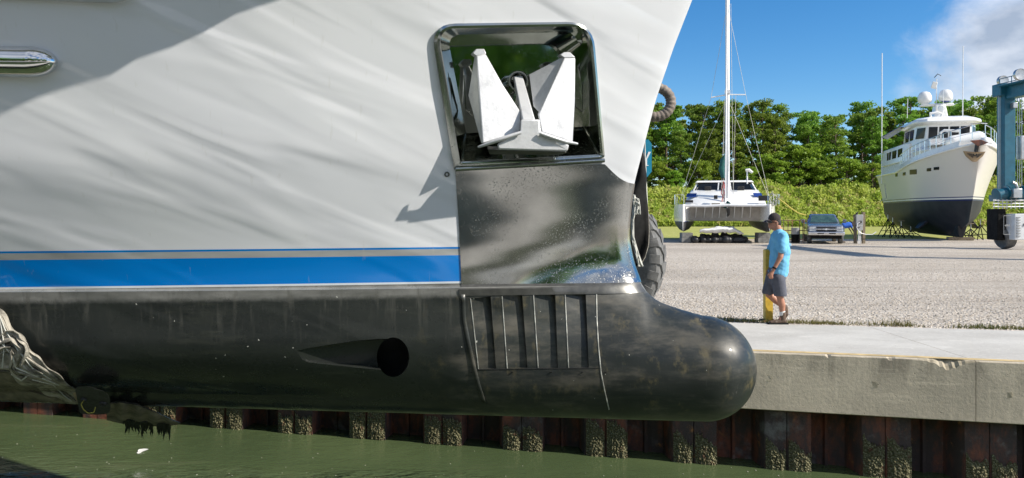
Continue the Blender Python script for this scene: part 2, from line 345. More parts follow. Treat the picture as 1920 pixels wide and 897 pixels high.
def leaf_mat(name, a, b, c3, s1=.6, s2=3.):
    m = Mt(name); oi = m.n('ShaderNodeObjectInfo'); f = m.rng(m.noise(s1, 5, .65), .35, .66)
    c = m.mix(f, a, b); c = m.mix(m.rng(m.noise(s2, 3, .6), .5, .72, 0, .85), c, c3)
    hs = m.n('ShaderNodeHueSaturation'); m.l(m.rng(oi.outputs['Random'], 0, 1, .47, .515, False), hs.inputs['Hue']); m.l(m.rng(oi.outputs['Random'], 0, 1, .8, 1.2, False), hs.inputs['Value']); m.l(c, hs.inputs['Color'])
    m.l(hs.outputs[0], m.b.inputs['Base Color']); m.set('Roughness', .55); m.set('Specular IOR Level', .3)
    tr = m.n('ShaderNodeBsdfTranslucent'); m.l(hs.outputs[0], tr.inputs[0]); ms = m.n('ShaderNodeMixShader'); ms.inputs[0].default_value = .5
    m.l(m.b.outputs[0], ms.inputs[1]); m.l(tr.outputs[0], ms.inputs[2]); m.l(ms.outputs[0], m.t.nodes['Material Output'].inputs[0]); return m.m
M['pine'] = leaf_mat('pine_needles', (.11,.215,.03), (.22,.36,.045), (.31,.43,.065))
M['shrub'] = leaf_mat('shrub_leaves', (.16,.28,.03), (.28,.42,.05), (.33,.44,.07))
M['reed'] = leaf_mat('weed_leaves', (.30,.46,.06), (.50,.60,.13), (.64,.50,.28), .25, .9)
M['bark'] = simple('pine_bark', (.13,.095,.07), .9, var=.35, scale=3, bump=.6)
M['grass'] = leaf_mat('edge_weeds', (.10,.12,.03), (.2,.19,.06), (.28,.25,.12))
# ================================================================= THE LIFTED MOTOR YACHT (boat frame: x forward, y away from camera, z up)
TH = R(6); BO = Vector((1.13, 6.6, 0))
BM = Matrix.Translation(BO) @ Matrix.Rotation(-TH, 4, 'Z'); BI = BM.inverted()
def cl(px, py):          # a pixel's point on the boat's centre plane
    e = BI @ EYE; d = BI.to_3x3() @ ray(px, py); t = -e.y/d.y; return e+d*t
def smax(a, b, k):
    if k <= 1e-6: return max(a, b)
    h = max(k-abs(a-b), 0)/k; return max(a, b)+h*h*k*.25
ZC, RB, LN = .465, .455, .0
UC = cl(1318, 690).x; LN = cl(1417, 690).x-UC
prof = [cl(*p) for p in ((1202,531),(1199,520),(1190,500),(1181,460),(1180,420),(1184,380),(1189,345),(1206,280),(1229,190),(1263,90),(1298,0),(1338,-100),(1390,-220),(1450,-340))]
PZ = [p.z for p in prof]; PU = [p.x for p in prof]
def soft(xs, ys, n=300, k=9):
    g = np.linspace(xs[0], xs[-1], n); v = np.interp(g, xs, ys); pad = np.concatenate([2*v[0]-v[k:0:-1], v, 2*v[-1]-v[-2:-k-2:-1]]); w = np.hanning(2*k+1); w /= w.sum(); return list(g), list(np.convolve(pad, w, 'valid'))
PZ, PU = soft(PZ, PU)
MZ, MV = soft([0, 1.2, 2.2, 3.7, 5.8], [.23, .235, .37, .45, .52], 300, 28)
topp = [cl(*p) for p in ((1202,531),(1213,548),(1228,561),(1245,570),(1275,580),(1318,590))]
TU = [p.x for p in topp]; TZ = [p.z for p in topp]; TZ[-1] = ZC+RB; TU, TZ = soft(TU, TZ, 200, 12); TZ[-1] = ZC+RB
def a_up(u):
    if u >= TU[-1]: return RB
    if u >= TU[0]: return float(np.interp(u, TU, TZ))-ZC
    return TZ[0]-ZC+.58*(1-math.exp(-(TU[0]-u)/.45))
def u_stem(z):
    if z >= TZ[0]: return float(np.interp(z, PZ, PU))
    if z >= ZC+RB: return float(np.interp(z, TZ[::-1], TU[::-1]))
    q = (z-ZC)/RB; return UC+LN*math.sqrt(max(0, 1-q*q))
def breadth(u, z):
    us = u_stem(z); s = max(0, us-u)
    if s <= 0: return 0
    ss = s if z >= TZ[0] else max(0, TU[0]-.03-u)     # the thin stem above the bulb
    m = float(np.interp(z, MZ, MV)); W = 2.0+.35*(max(z, .6)-1.2)
    r = .02 if z > 1.2 else .05
    g = math.sqrt(2*r*ss+(m*ss)**2); bh = W*math.tanh(g/W)
    zb = .17+.006*max(0, -u)
    q = (z-zb)/.62
    if q < 1: bh = bh*math.sqrt(max(0, 1-(1-q)**2)) if q > 0 else 0
    au = a_up(u) if z > ZC else RB; q = (z-ZC)/au; w = max(0, 1-q*q)
    nose = max(0, (u-UC)/LN) if u > UC else 0
    e = .5+1.7*(au-RB)
    if u > UC: bb = RB*math.sqrt(max(0, w-nose*nose))
    else: bb = RB*w**e
    bb *= .98
    return smax(bh, bb, .16*(1-math.exp(-s/.12)))
def zrows():
    z = list(ZC-RB*np.cos(np.linspace(.02, math.pi*.5, 40)))+list(ZC+RB*np.sin(np.linspace(0.03, math.pi*.5-.02, 40)))
    z += list(np.linspace(ZC+RB+.004, 1.6, 46))+list(np.linspace(1.63, 5.6, 90)); return z
ZR = zrows(); UA = -12.0
sj = np.linspace(0, 1, 190)**2.6
rows = []
for z in ZR:
    us = u_stem(z); near = [Vector((us-(us-UA)*s, -breadth(us-(us-UA)*s, z), z)) for s in sj]; near[0].y = 0
    rows.append([p for p in near[::-1]]+[Vector((p.x, -p.y, p.z)) for p in near[1:]])
hb = MB(); nr = len(rows[0]); hb.loft(rows, closed=True, cap=True)
yacht = empty('motor_yacht', BO, -TH, label='huge white yacht bow with blue stripes and black bulbous bottom, hanging over the water', cat='yacht')
# a BVH of the fair hull: where a pixel's ray meets the paint
bvh = BVHTree.FromPolygons([Vector(v) for v in hb.v], [f for f in hb.f if len(f) == 4])
E_ = BI @ EYE
def hit(px, py, off=0.0):
    d = (BI.to_3x3() @ ray(px, py)).normalized(); l, n, i, t = bvh.ray_cast(E_, d)
    if l is None: return None
    if n.dot(d) > 0: n = -n
    return l+n*off
def hitn(px, py):
    d = (BI.to_3x3() @ ray(px, py)).normalized(); l, n, i, t = bvh.ray_cast(E_, d)
    return l, (-n if n.dot(d) > 0 else n)
La = [(474,461),(477.5,465),(489,478),(539,528),(542.5,532),(566,556)]
A_ = [(hit(20, a), hit(850, b)) for a, b in La]; p, q = A_[3]; kk = (p.z-q.z)/(p.x-q.x)
ZS = [(p.z-kk*p.x+q.z-kk*q.x)/2 for p, q in A_]
M['hull'] = hull_mat(kk, ZS)
hull = hb.build('hull', [M['hull'], M['pocket']], yacht, smooth=32)
# ---- local planes for flat fittings
def plane(px, py):
    l, n = hitn(px, py); return l, n
def on_plane(px, py, C, n, d=0.0):
    dr = BI.to_3x3() @ ray(px, py); t = ((C+n*d)-E_).dot(n)/dr.dot(n); return E_+dr*t
def rounded(pts, rad, k=7):
    out = []; n = len(pts)
    for i in range(n):
        a, b, c = Vector(pts[i-1]), Vector(pts[i]), Vector(pts[(i+1)%n]); r = rad[i]
        if r <= 0: out += [b.copy()]*1; continue
        u, v = (a-b).normalized(), (c-b).normalized(); p0, p2 = b+u*r, b+v*r
        for j in range(k+1): t = j/k; out.append(p0*(1-t)**2+b*2*t*(1-t)+p2*t*t)
    return out
# ---- anchor pocket
CP, NP = plane(970, 190)
NP = NP.normalized()
opening = rounded([(820,54),(1101,49),(1124,292),(862,305)], [34, 40, 6, 6])
back = rounded([(836,66),(1086,60),(1096,238),(872,250)], [26, 30, 4, 4])
outer = rounded([(806,45),(1109,41),(1132,296),(851,318)], [48, 50, 6, 4])
def bkd(y): return -.385+.095*(y-60)/190
cut = MB(); cut.loft([[on_plane(p.x, p.y, CP, NP, .35) for p in opening], [on_plane(p.x, p.y, CP, NP, -.02) for p in opening], [on_plane(p.x, p.y, CP, NP, bkd(p.y)-.04) for p in back]])
cutters = [cut.build('cutter', M['pocket'], yacht, smooth=0)]
pk = MB(); fr = [hit(p.x, p.y, .004) for p in opening]
bk = [on_plane(p.x+(p.x-970)*-.02, p.y, CP, NP, bkd(p.y)) for p in back]
pk.loft([fr, [a.lerp(b, .5) for a, b in zip(fr, bk)], bk], cap=False); pk.add(bk, [tuple(range(len(bk)))])
pocket = pk.build('anchor_pocket', M['pocket'], yacht, smooth=30)
fb = MB()
def rimring(pts, inner, o1, o2):
    A = [hit(p.x, p.y, o1) for p in pts]; B = [hit(p.x, p.y, o2) for p in inner]; return A, B
mid = [Vector(a).lerp(Vector(b), .5) for a, b in zip(outer, opening)]
r0 = [hit(p.x, p.y, -.01) for p in outer]; r1 = [hit(p.x, p.y, .028) for p in outer]; r2 = [hit(p.x, p.y, .036) for p in mid]; r3 = [hit(p.x, p.y, .03) for p in opening]; r4 = [hit(p.x, p.y, -.03) for p in opening]
fb.loft([r0, r1, r2, r3, r4], cap=False); fb.build('pocket_frame', M['frame'], pocket, smooth=30)
sb = MB(); sb.tube([hit(853, 317, .02), hit(995, 309, .025), hit(1131, 301, .02)], .024, 10, flat=.8); sb.tube([hit(860, 306, .0), hit(1125, 292, .0)], .016, 8); sb.build('sill_bar', M['frame'], pocket, smooth=60)
# doubler pads welded inside the pocket
for poly in (((870,141),(905,141),(905,216),(888,218),(874,205)), ((1066,150),(1084,156),(1092,210),(1080,200)),):
    MB().prism([on_plane(x, y, CP, NP, bkd(y)+.006) for x, y in poly], NP*.012).build('doubler_pad', M['frame'], pocket, smooth=0)
ax, ay = on_plane(972, 152, CP, NP, -.37), on_plane(972, 152, CP, NP, -.19)
hp = MB(); q = (ay-ax).to_track_quat('Z', 'Y').to_matrix(); L = (ay-ax).length
hp.lathe([(.078,0),(.078,L-.01),(.085,L),(.088,L+.01),(.083,L+.02),(.072,L+.02),(.064,L+.008),(.062,0)], ax, 28, q, cap=False); hp.build('hawse_pipe', M['frame'], pocket, smooth=50)
# ---- thruster scoop and tunnel
CT, NT = plane(700, 670); NT = NT.normalized()
scoop = [(556,656),(575,651),(620,643),(672,635),(712,632),(735,632),(752,640),(764,654),(768,672),(764,690),(752,704),(738,708),(700,705),(650,699),(608,693),(578,689),(566,676)]
def scd(x): return -.004-.20*max(0, min(1, (x-556)/190))**1.0
cs = MB(); cs.loft([[on_plane(x, y, CT, NT, .25) for x, y in scoop], [on_plane(x, y, CT, NT, scd(x)) for x, y in [(px, 671+(py-671)*(.86 if py < 671 else .45)) for px, py in scoop]]])
cutters.append(cs.build('cutter', M['hull'], yacht, smooth=0))
te = [(738+30*math.cos(a), 670+37*math.sin(a)) for a in np.linspace(0, 2*math.pi, 33)[:-1]]
M['dull_tunnel'] = simple('tunnel_antifouling', (.06,.062,.06), .45, var=.3, scale=5)
ct = MB(); ct.loft([[on_plane(x, y, CT, NT, .1) for x, y in te], [on_plane(x-4, y, CT, NT, -.62) for x, y in te]])
cutters.append(ct.build('cutter', M['dull_tunnel'], yacht, smooth=0))
# ---- louvre slots in the bulb
slots = [((882,560),(920,556),(930,692),(897,692)), ((941,556),(979,552),(989,690),(951,691)), ((1000,553),(1041,549),(1046,690),(1009,690)), ((1059,548),(1098,545),(1104,690),(1066,690))]
for sl in slots:
    h = [hitn(*p) for p in sl]; f = [l+n*.05 for l, n in h]; dd = (.006, .05, .035, .006)
    b = [l-n*d for (l, n), d in zip(h, dd)]
    def sub(c4, k=8):
        L_ = [c4[0].lerp(c4[3], t/k) for t in range(k+1)]; R_ = [c4[1].lerp(c4[2], t/k) for t in range(k+1)]; return L_, R_
    k = 10; fl = []; bl = []
    for t in range(k+1):
        t /= k
        xl, yl = sl[0][0]*(1-t)+sl[3][0]*t, sl[0][1]*(1-t)+sl[3][1]*t; xr, yr = sl[1][0]*(1-t)+sl[2][0]*t, sl[1][1]*(1-t)+sl[2][1]*t
        (a, na), (c, nc) = hitn(xl, yl), hitn(xr, yr); dr = .050*(1-t)+.03*t
        fl.append((a+na*.06, c+nc*.06)); bl.append((a-na*.007, c-nc*dr))
    mb = MB(); rings = [[fl[i][0], fl[i][1], bl[i][1], bl[i][0]] for i in range(k+1)]; mb.loft(rings); cutters.append(mb.build('cutter', M['hull'], yacht, smooth=0))
boolean(hull, cutters)
# weld beads and step seams on the bulb
def bead(name, px, r, mat, off=.002, flat=.6):
    pts = [hit(x, y, off) for x, y in px]; pts = [p for p in pts if p]; return MB().tube(pts, r, 6, flat=flat).build(name, mat, yacht, smooth=80)
def interp(pts, n):
    t = np.linspace(0, len(pts)-1, n); return [(float(np.interp(a, range(len(pts)), [p[0] for p in pts])), float(np.interp(a, range(len(pts)), [p[1] for p in pts]))) for a in t]
M['bead'] = simple('worn_weld_bead', (.34,.34,.31), .5, .3, var=.5, scale=12)
bead('weld_bead', interp([(1118,545),(1119,600),(1122,650),(1127,700),(1134,735),(1142,768)], 26), .005, M['bead'])
for (x0, y0), _, _, (x1, y1) in slots: bead('slot_edge', interp([(x0,y0),(x1,y1)], 14), .0045, M['bead'])
bead('slot_edge', interp([(890,693),(1126,690)], 20), .003, M['dark'])
for x in (876, 953, 1026, 1084, 1128): bead('plate_stud', [(x+6,698),(x+9,698)], .007, M['black'], .004)
# raised skirt of plating behind the slots
def patch(name, L_, R_, n, k, mat, off, thick=.012, parent=yacht):
    """plating laid on the hull between two pixel lines"""
    Lp, Rp = interp(L_, k), interp(R_, k); mb = MB(); g = []
    for (a, b), (c, d) in zip(Lp, Rp):
        g.append([hit(a+(c-a)*t, b+(d-b)*t, off) for t in np.linspace(0, 1, n)])
    vs = [p for r in g for p in r]; mb.add(vs, [(i*n+j, i*n+j+1, (i+1)*n+j+1, (i+1)*n+j) for i in range(k-1) for j in range(n-1)])
    o = mb.build(name, mat, parent, smooth=40)
    s_ = o.modifiers.new('s', 'SOLIDIFY'); s_.thickness = thick; s_.offset = 0; return o
patch('plating_skirt', [(864,551),(866,600),(873,640),(884,685),(893,720),(903,752)], [(872,552),(874,600),(882,640),(892,686),(901,722),(912,756)], 3, 20, M['hull'], .005, .008)
# ---- stainless bow plate, wrapped round the stem
zB = hit(900, 534).z; zT0, zT1 = hit(858, 320).z, hit(1128, 308).z
uL0, uL1 = hit(864, 534).x, hit(853, 322).x; uT = hit(1134, 308).x; zE = cl(1189, 345).z
def ztop(p):                 # p 0 at the aft edge .. 1 at the stem
    u = p
    if p < .80: return zT0+(zT1-zT0)*p/.80
    t = (p-.80)/.20; return zE+(zT1-zE)*(1-math.sin(t*math.pi/2))
ps = list(np.linspace(0, 1, 70)**.8); qs = np.linspace(0, 1, 60)
near = []
for q in qs:
    row = []
    for p in ps:
        z = zB+(ztop(p)-zB)*q; uL = uL0+(uL1-uL0)*q; us = u_stem(z); u = uL+(us-uL)*p
        y = -breadth(u, z); row.append(Vector((u, y, z)))
    row[-1].y = 0; near.append([Vector((v.x+.006, v.y-.007, v.z)) for v in row]+[Vector((v.x+.006, -v.y+.007, v.z)) for v in row[::-1]])
mb = MB(); nn = len(near[0]); mb.add([v for r in near for v in r], [(i*nn+j, i*nn+j+1, (i+1)*nn+j+1, (i+1)*nn+j) for i in range(len(near)-1) for j in range(nn-1)])
bp_ = mb.build('bow_plate', M['plate'], yacht, smooth=60)
# dull strip where plate meets bulb
gl = MB(); M['dull'] = simple('dull_painted_steel', (.10,.10,.095), .35, .5, var=.3, scale=6)
rr = []
for (pu, z, o) in [(0, zB+.004, .012), (0, zB-.03, .014), (0, zB-.085, .008)]:
    L_ = []
    for t in np.linspace(0, 1, 60):
        u = uL0+.004+(u_stem(z)-.015-uL0)*t; L_.append(Vector((u, -breadth(u, z)-o, z)))
    rr.append(L_)
gl.add([v for r in rr for v in r], [(i*60+j, i*60+j+1, (i+1)*60+j+1, (i+1)*60+j) for i in range(2) for j in range(59)])
gl.build('plate_border', M['dull'], yacht, smooth=60)
# rub rail ends and a small skin fitting
def rail_end(px, py, r, Lb):
    a = hit(px, py, .0); b = a+Vector((-Lb, -breadth(a.x-Lb, a.z)+breadth(a.x, a.z), 0)); pts = []; rs = []
    for i in range(9):
        t = i/8*math.pi/2; pts.append(a+Vector((-.2*(1-math.sin(t)), 0, 0))+Vector((0, -.06, 0))); rs.append(r*max(.02, math.cos(t)))
    pts = [b+Vector((0,-.06,0))]+pts; rs = [r]+rs
    return MB().tube(pts, rs, 24, flat=1).build('rub_rail', M['railend'], yacht, smooth=60)
M['railend'] = stainless('mirror_rail', .06, (.8,.8,.8), .05)
rail_end(116, 119, .112, 3.0); rail_end(262, -21, .115, 3.5)
sc_, sn = plane(838, 327); mb = MB(); q = sn.to_track_quat('Z', 'Y').to_matrix()
mb.lathe([(.022,-.004),(.022,.008),(.017,.011),(.012,.009),(.011,-.004)], sc_, 16, q); mb.build('skin_fitting', M['dull'], yacht)
# bulwark flare above the frame: its edge throws the slanting shade on the topsides
Sl = BI.to_3x3() @ SUN
edge = []
for x, y in [(-420,400),(-200,315),(0,216),(60,188),(92,176),(150,158),(205,143),(255,112),(320,90),(380,62),(440,28),(525,0),(640,-60),(780,-130),(900,-200)]:
    h = hit(x, y)
    if h: edge.append(h+Sl*max(2.1, (4.3-h.z)/Sl.z))
mb = MB(); rings = []
for e in edge:
    z = max(e.z+.05, 4.2); iy = -breadth(e.x, min(z, 5.5))+.05
    rings.append([e, e+Vector((0,.0,.10)), Vector((e.x, iy, z+.5)), Vector((e.x, iy, z))])
mb.loft(rings); mb.build('bulwark_flare', M['white'], yacht)
# ================================================================= ANCHOR
def A(px, py, d): return BM @ on_plane(px, py, CP, NP, d)
NW = BM.to_3x3() @ NP
anchor = empty('anchor', A(985, 285, .2), label='white painted steel anchor stowed in the polished bow pocket', cat='anchor')
def Ap(name, parts, mat=M['anchor'], bevel=.006):
    mb = MB()
    for ring_front, ring_back in parts: mb.loft([[A(*p) for p in ring_front], [A(*p) for p in ring_back]])
    o = mb.build(name, mat, None, smooth=50, bevel=bevel*1.7); o.parent = anchor; o.matrix_parent_inverse = Matrix.Translation(-anchor.location); return o
# flukes: plates leaning out of the pocket towards the crown
f1 = [(893,104,-.02),(911,101,-.02),(944,160,.06),(978,212,.14),(976,248,.20),(905,270,.24)]
Ap('fluke', [(f1, [(x-3, y, d-.035) for x, y, d in f1])])
f2 = [(1058,108,-.02),(1079,109,-.02),(1078,190,.10),(1074,268,.24),(1016,248,.20),(1009,214,.14)]
Ap('fluke', [(f2, [(x-1, y, d-.035) for x, y, d in f2])])
# dark fluke backs (webs) and cut-off tips
w1 = [(886,100,-.05),(893,92,-.04),(908,92,-.04),(912,101,-.02),(893,105,-.02)]
Ap('fluke_tip', [(w1, [(x-4, y+3, d-.10) for x, y, d in w1])], bevel=.003)
w2 = [(1050,103,-.05),(1058,98,-.04),(1069,98,-.04),(1079,108,-.02),(1058,108,-.02)]
Ap('fluke_tip', [(w2, [(x-6, y+3, d-.10) for x, y, d in w2])], bevel=.003)
wb = [(890,104,-.05),(897,104,-.04),(908,268,.20),(902,268,.16),(878,180,-.12)]
Ap('web', [(wb, [(x+6, y, d-.01) for x, y, d in wb])], bevel=.002)
wb = [(1055,107,-.06),(1060,110,-.04),(1014,214,.10),(1000,200,.0),(992,140,-.16)]
Ap('web', [(wb, [(x+3, y+2, d-.012) for x, y, d in wb])], bevel=.002)
# shank: tapering box beam out of the hawse pipe
sa = [(963,143,-.22),(981,141,-.22),(981,158,-.22),(966,160,-.22)]; sb_ = [(975,225,.24),(1003,225,.24),(1004,236,.20),(978,236,.20)]
Ap('shank', [([(963,143,-.20),(980,141,-.20),(1004,226,.25),(980,226,.25)], [(962,150,-.26),(978,150,-.26),(1001,240,.15),(977,240,.15)])])
# cheek block, crown wedge, stock rods
c0 = [(976,224,.28),(1012,224,.28),(1014,247,.31),(1022,252,.33),(1068,272,.33),(1064,284,.33),(934,281,.33),(932,270,.33),(968,252,.33),(976,246,.31)]
c1 = [(977,226,.16),(1010,226,.16),(1012,246,.18),(1022,256,.18),(1060,274,.16),(1058,288,.16),(938,288,.16),(936,274,.16),(968,254,.18),(977,247,.18)]
Ap('crown', [(c0, c1)], bevel=.008)
k0 = [(934,282,.325),(1062,285,.325),(1062,288,.30),(1045,291,.20),(918,290,.18),(914,280,.22)]
Ap('crown_foot', [(k0, [(x, y-6, d-.05) for x, y, d in k0])], M['dull'], bevel=.003)
for pts in (((897,276,.26),(920,268,.32),(950,258,.35),(976,249,.34)), ((1012,250,.34),(1035,258,.35),(1060,266,.33),(1082,270,.28))):
    mb = MB().tube([A(*p) for p in pts], [.012,.020,.022,.018] if pts[0][0] < 950 else [.018,.022,.020,.014], 10, flat=.75)
    o = mb.build('stock', M['anchor'], None, smooth=60); o.parent = anchor; o.matrix_parent_inverse = Matrix.Translation(-anchor.location)

# ================================================================= WATER, QUAY, PIER, GROUND
def kf(x): return 10.55-.235*x      # water-side face of the far quay
def kb(x): return 13.13-.20*x       # back edge of its walkway
def kn(x): return .9-.235*x       # near pier edge
ZW = -1.57; XE = 15.0
EX = Vector((1, -.235, 0)).normalized()
MB().add([(-90,60,ZW),(-90,-22,ZW),(XE+.5,-22,ZW),(XE+.5,60,ZW)], [(0,1,2,3)]).build('water', M['water'], smooth=0)['kind'] = 'structure'
g = MB(); g.add([(-60,kb(-60),0),(XE+3,kb(XE+3),0),(70,-21,0),(220,-21,0),(220,54,0),(-60,54,0)], [(0,1,2,3,4,5)])
g.build('gravel_yard', M['gravel'], smooth=0)['kind'] = 'structure'
g = MB(); g.add([(-900,53.6,-.02),(900,53.6,-.02),(900,1500,-.02),(-900,1500,-.02)], [(0,1,2,3)]); 
g.mi = 1; g.add([(-900,-900,-.03),(900,-900,-.03),(900,-20,-.03),(-900,-20,-.03)], [(0,1,2,3)])
g.build('ground', [M['soil'], M['gravel']], smooth=0)['kind'] = 'structure'
MB().add([(-60,52.6,.004),(220,52.6,.004),(220,102,.006),(-60,102,.006)], [(0,1,2,3)]).build('lawn', M['lawn'], smooth=0)['kind'] = 'structure'
def slab(name, x0, x1, f0, f1, z0, z1, mats, **k):
    mb = MB(); n = max(2, int((x1-x0)/1.5)); xs = np.linspace(x0, x1, n)
    mb.add([(xs[0], f0(xs[0]), z0), (xs[-1], f0(xs[-1]), z0), (xs[-1], f1(xs[-1]), z0), (xs[0], f1(xs[0]), z0), (xs[0], f0(xs[0]), z1), (xs[-1], f0(xs[-1]), z1), (xs[-1], f1(xs[-1]), z1), (xs[0], f1(xs[0]), z1)],
           [(0,3,2,1),(0,1,5,4),(1,2,6,5),(3,0,4,7),(2,3,7,6)]); mb.mi = 1; mb.add([(xs[0], f0(xs[0]), z1), (xs[-1], f0(xs[-1]), z1), (xs[-1], f1(xs[-1]), z1), (xs[0], f1(xs[0]), z1)], [(0,1,2,3)])
    return mb.build(name, mats, smooth=0, **k)
quay = empty('quay', (3.2, 9.8, 0)); quay['kind'] = 'structure'
def slab_parts(parent, x0, x1, f0, f1, z0, z1, nm='cap_beam'):
    o = slab(nm, x0, x1, f0, f1, z0, z1, [M['conc_face'], M['conc_top']]); o.parent = parent; o.matrix_parent_inverse = Matrix.Translation(-parent.location); return o
XJ = 5.72                                # construction joint
def att(o, parent): o.parent = parent; o.matrix_parent_inverse = Matrix.Translation(-parent.location); return o
def beamcut(x0, x1):
    """cap beam with a chamfered, chipped arris"""
    rng = random.Random(int(x0*10)); mb = MB(); n = int((x1-x0)/.035); rings = []
    for i in range(n+1):
        x = x0+(x1-x0)*i/n; c = .012+.002*rng.random()
        if rng.random() < .022: c += rng.uniform(.008, .022)
        big = math.exp(-((x-5.42)/.17)**2)*.075+math.exp(-((x-2.98)/.05)**2)*.02
        c += big*(.75+.5*rng.random()); y = kf(x); b = .012
        rings.append([(x, y+.35, -.76), (x, y+.02, -.76), (x, y, -.76+b), (x, y, -c*1.3), (x, y+c*.45, -c*.5), (x, y+c, .0), (x, kb(x)-.001, 0), (x, kb(x)-.001, -.3), (x, y+.35, -.3)])
    mb.loft(rings)
    o = mb.build('cap_beam', [M['conc_face'], M['conc_top'], M['conc_chip']], smooth=0)
    for p in o.data.polygons:
        if p.normal.z > .93: p.material_index = 1
        elif p.normal.z > .3 and abs(p.center.x-5.42) < .33: p.material_index = 2
    return att(o, quay)
for a, b in ((-40, XJ-6.2), (XJ-6.193, XJ-.004), (XJ+.004, XE)): beamcut(a, b)
mb = MB(); mb.add([(-40, kf(-40)+.03, .004), (XE, kf(XE)+.03, .004), (XE, kf(XE)+.16, .004), (-40, kf(-40)+.16, .004)], [(0,1,2,3)]); att(mb.build('edge_paint', M['edge_line'], smooth=0), quay)
# popped-out spots where form ties were
for x, z in ((3.35,-.34),(5.02-.42,-.36),(6.35-.28,-.40)):
    mb = MB(); rng = random.Random(int(x*7)); ring = [(x+.05*math.cos(a)*rng.uniform(.6,1.1), kf(x+.05*math.cos(a))-.0015, z+.055*math.sin(a)*rng.uniform(.6,1.1)) for a in np.linspace(0, 6.28, 15)[:-1]]
    mb.prism(ring, (0,.02,0)); att(mb.build('tie_hole_patch', M['conc_chip'], smooth=0), quay)
# far bank fill and head wall of the slip, near pier
pier = empty('pier', (0, 0, 0)); pier['kind'] = 'structure'
att(slab('deck', -40, XE, lambda x: kn(x)-2.4, kn, -.76, 0, [M['conc_face'], M['conc_top']]), pier); att(slab('wall', -40, XE, lambda x: kn(x)-2.1, lambda x: kn(x)-.3, -3, -.77, [M['rust'], M['rust']]), pier)
hw = MB(); hw.add([(XE, 30, -3), (XE, -21, -3), (XE, -21, .0), (XE, 30, 0)], [(0,1,2,3)]); hw.build('slip_head_wall', M['conc_face'], smooth=0)['kind'] = 'structure'
g = MB(); g.add([(XE, kb(XE), -.004), (XE, -21, -.004), (80, -21, -.004), (XE+3, kb(XE+3), -.004)], [(0,1,2,3)]); g.build('slip_head_apron', M['conc_top'], smooth=0)['kind'] = 'structure'
# ---- sheet piling under the beam
wall = empty('sheet_pile_wall', (0, kf(0)+.2, ZW), label='rusty corrugated steel sheet pile wall under the concrete quay beam', cat='retaining wall')
x = -12.35+.06; idx = 0
def pile_profile(x0):            # one pair: outer pan (two leaves with an interlock), webs, inner pan
    y = lambda q: kf(q)+.16
    W, G = .56, .57
    return [(x0,y(x0)),(x0+W*.47,y(x0+W*.47)),(x0+W*.485,y(x0)+.03-.118),(x0+W*.515,y(x0)+.03-.118),(x0+W*.53,y(x0+W*.53)),(x0+W,y(x0+W)),(x0+W+.07,y(x0+W)+.36),(x0+W+G*.45,y(x0+W)+.36),(x0+W+G*.5,y(x0+W)+.30),(x0+W+G*.55,y(x0+W)+.33),(x0+W+G-.07,y(x0+W)+.32),(x0+W+G,y(x0+W+G))]
SP = 1.163
starts = [4.52-SP*i for i in range(-8, 22)]
for x0 in starts:
    if x0+SP > XE: continue
    yy = kf(x0)+.16; mb = MB(); W = .56
    def Y(q): return kf(q)+.16
    pr = [(x0,Y(x0)),(x0+.262,Y(x0+.262)),(x0+.266,Y(x0+.266)+.035),(x0+.276,Y(x0+.276)+.035),(x0+.280,Y(x0+.28)),(x0+W,Y(x0+W)),(x0+W+.06,Y(x0+W)+.36),(x0+.84,Y(x0+.84)+.36),(x0+.85,Y(x0+.85)+.31),(x0+.88,Y(x0+.88)+.31),(x0+.89,Y(x0+.89)+.36),(x0+SP-.06,Y(x0+SP)+.36),(x0+SP,Y(x0+SP))]
    n = len(pr); zz = list(np.linspace(-3, -.765, 8))
    mb.add([(a, b, z) for z in zz for a, b in pr], [(i*n+j, i*n+j+1, (i+1)*n+j+1, (i+1)*n+j) for i in range(len(zz)-1) for j in range(n-1)])
    sp = att(mb.build('sheet_pile', M['rust'], smooth=0), wall)
    s_ = sp.modifiers.new('s', 'SOLIDIFY'); s_.thickness = .01; s_.offset = 0
    if x0 < -6 or x0 > 7: continue
    rng = random.Random(int(x0*31)+99); mb = MB()
    for (xa, xb) in ((x0+.006, x0+.256), (x0+.288, x0+W+.004)):
        nx, nz_ = 16, 24; tops = [(ZW+.42+.09*math.sin(x0*7.3)+.04*math.sin((x0+i*.05)*6)+rng.uniform(-.035,.035)-.10*(i/nx)) for i in range(nx+1)]; vs = []
        for k in range(nz_+1):
            for i in range(nx+1):
                t = k/nz_; z = -1.70+(tops[i]+1.70)*t; xx = xa+(xb-xa)*i/nx; e = min(1, 4*(i/nx), 4*(1-i/nx)); th = .012+(.018*rng.random()+.006)*min(1, (1-t)*6)
                vs.append((xx, Y(xx)-.012-th*max(.25, e)*(1 if k < nz_ else 0), z))
        mb.add(vs, [(k*(nx+1)+i, k*(nx+1)+i+1, (k+1)*(nx+1)+i+1, (k+1)*(nx+1)+i) for k in range(nz_) for i in range(nx)])
    b = mb.build('barnacle_crust', M['crust'], smooth=0); b.parent = sp
M['webbing2'] = simple('dull_scraps', (.34,.34,.27), .8, var=.3)
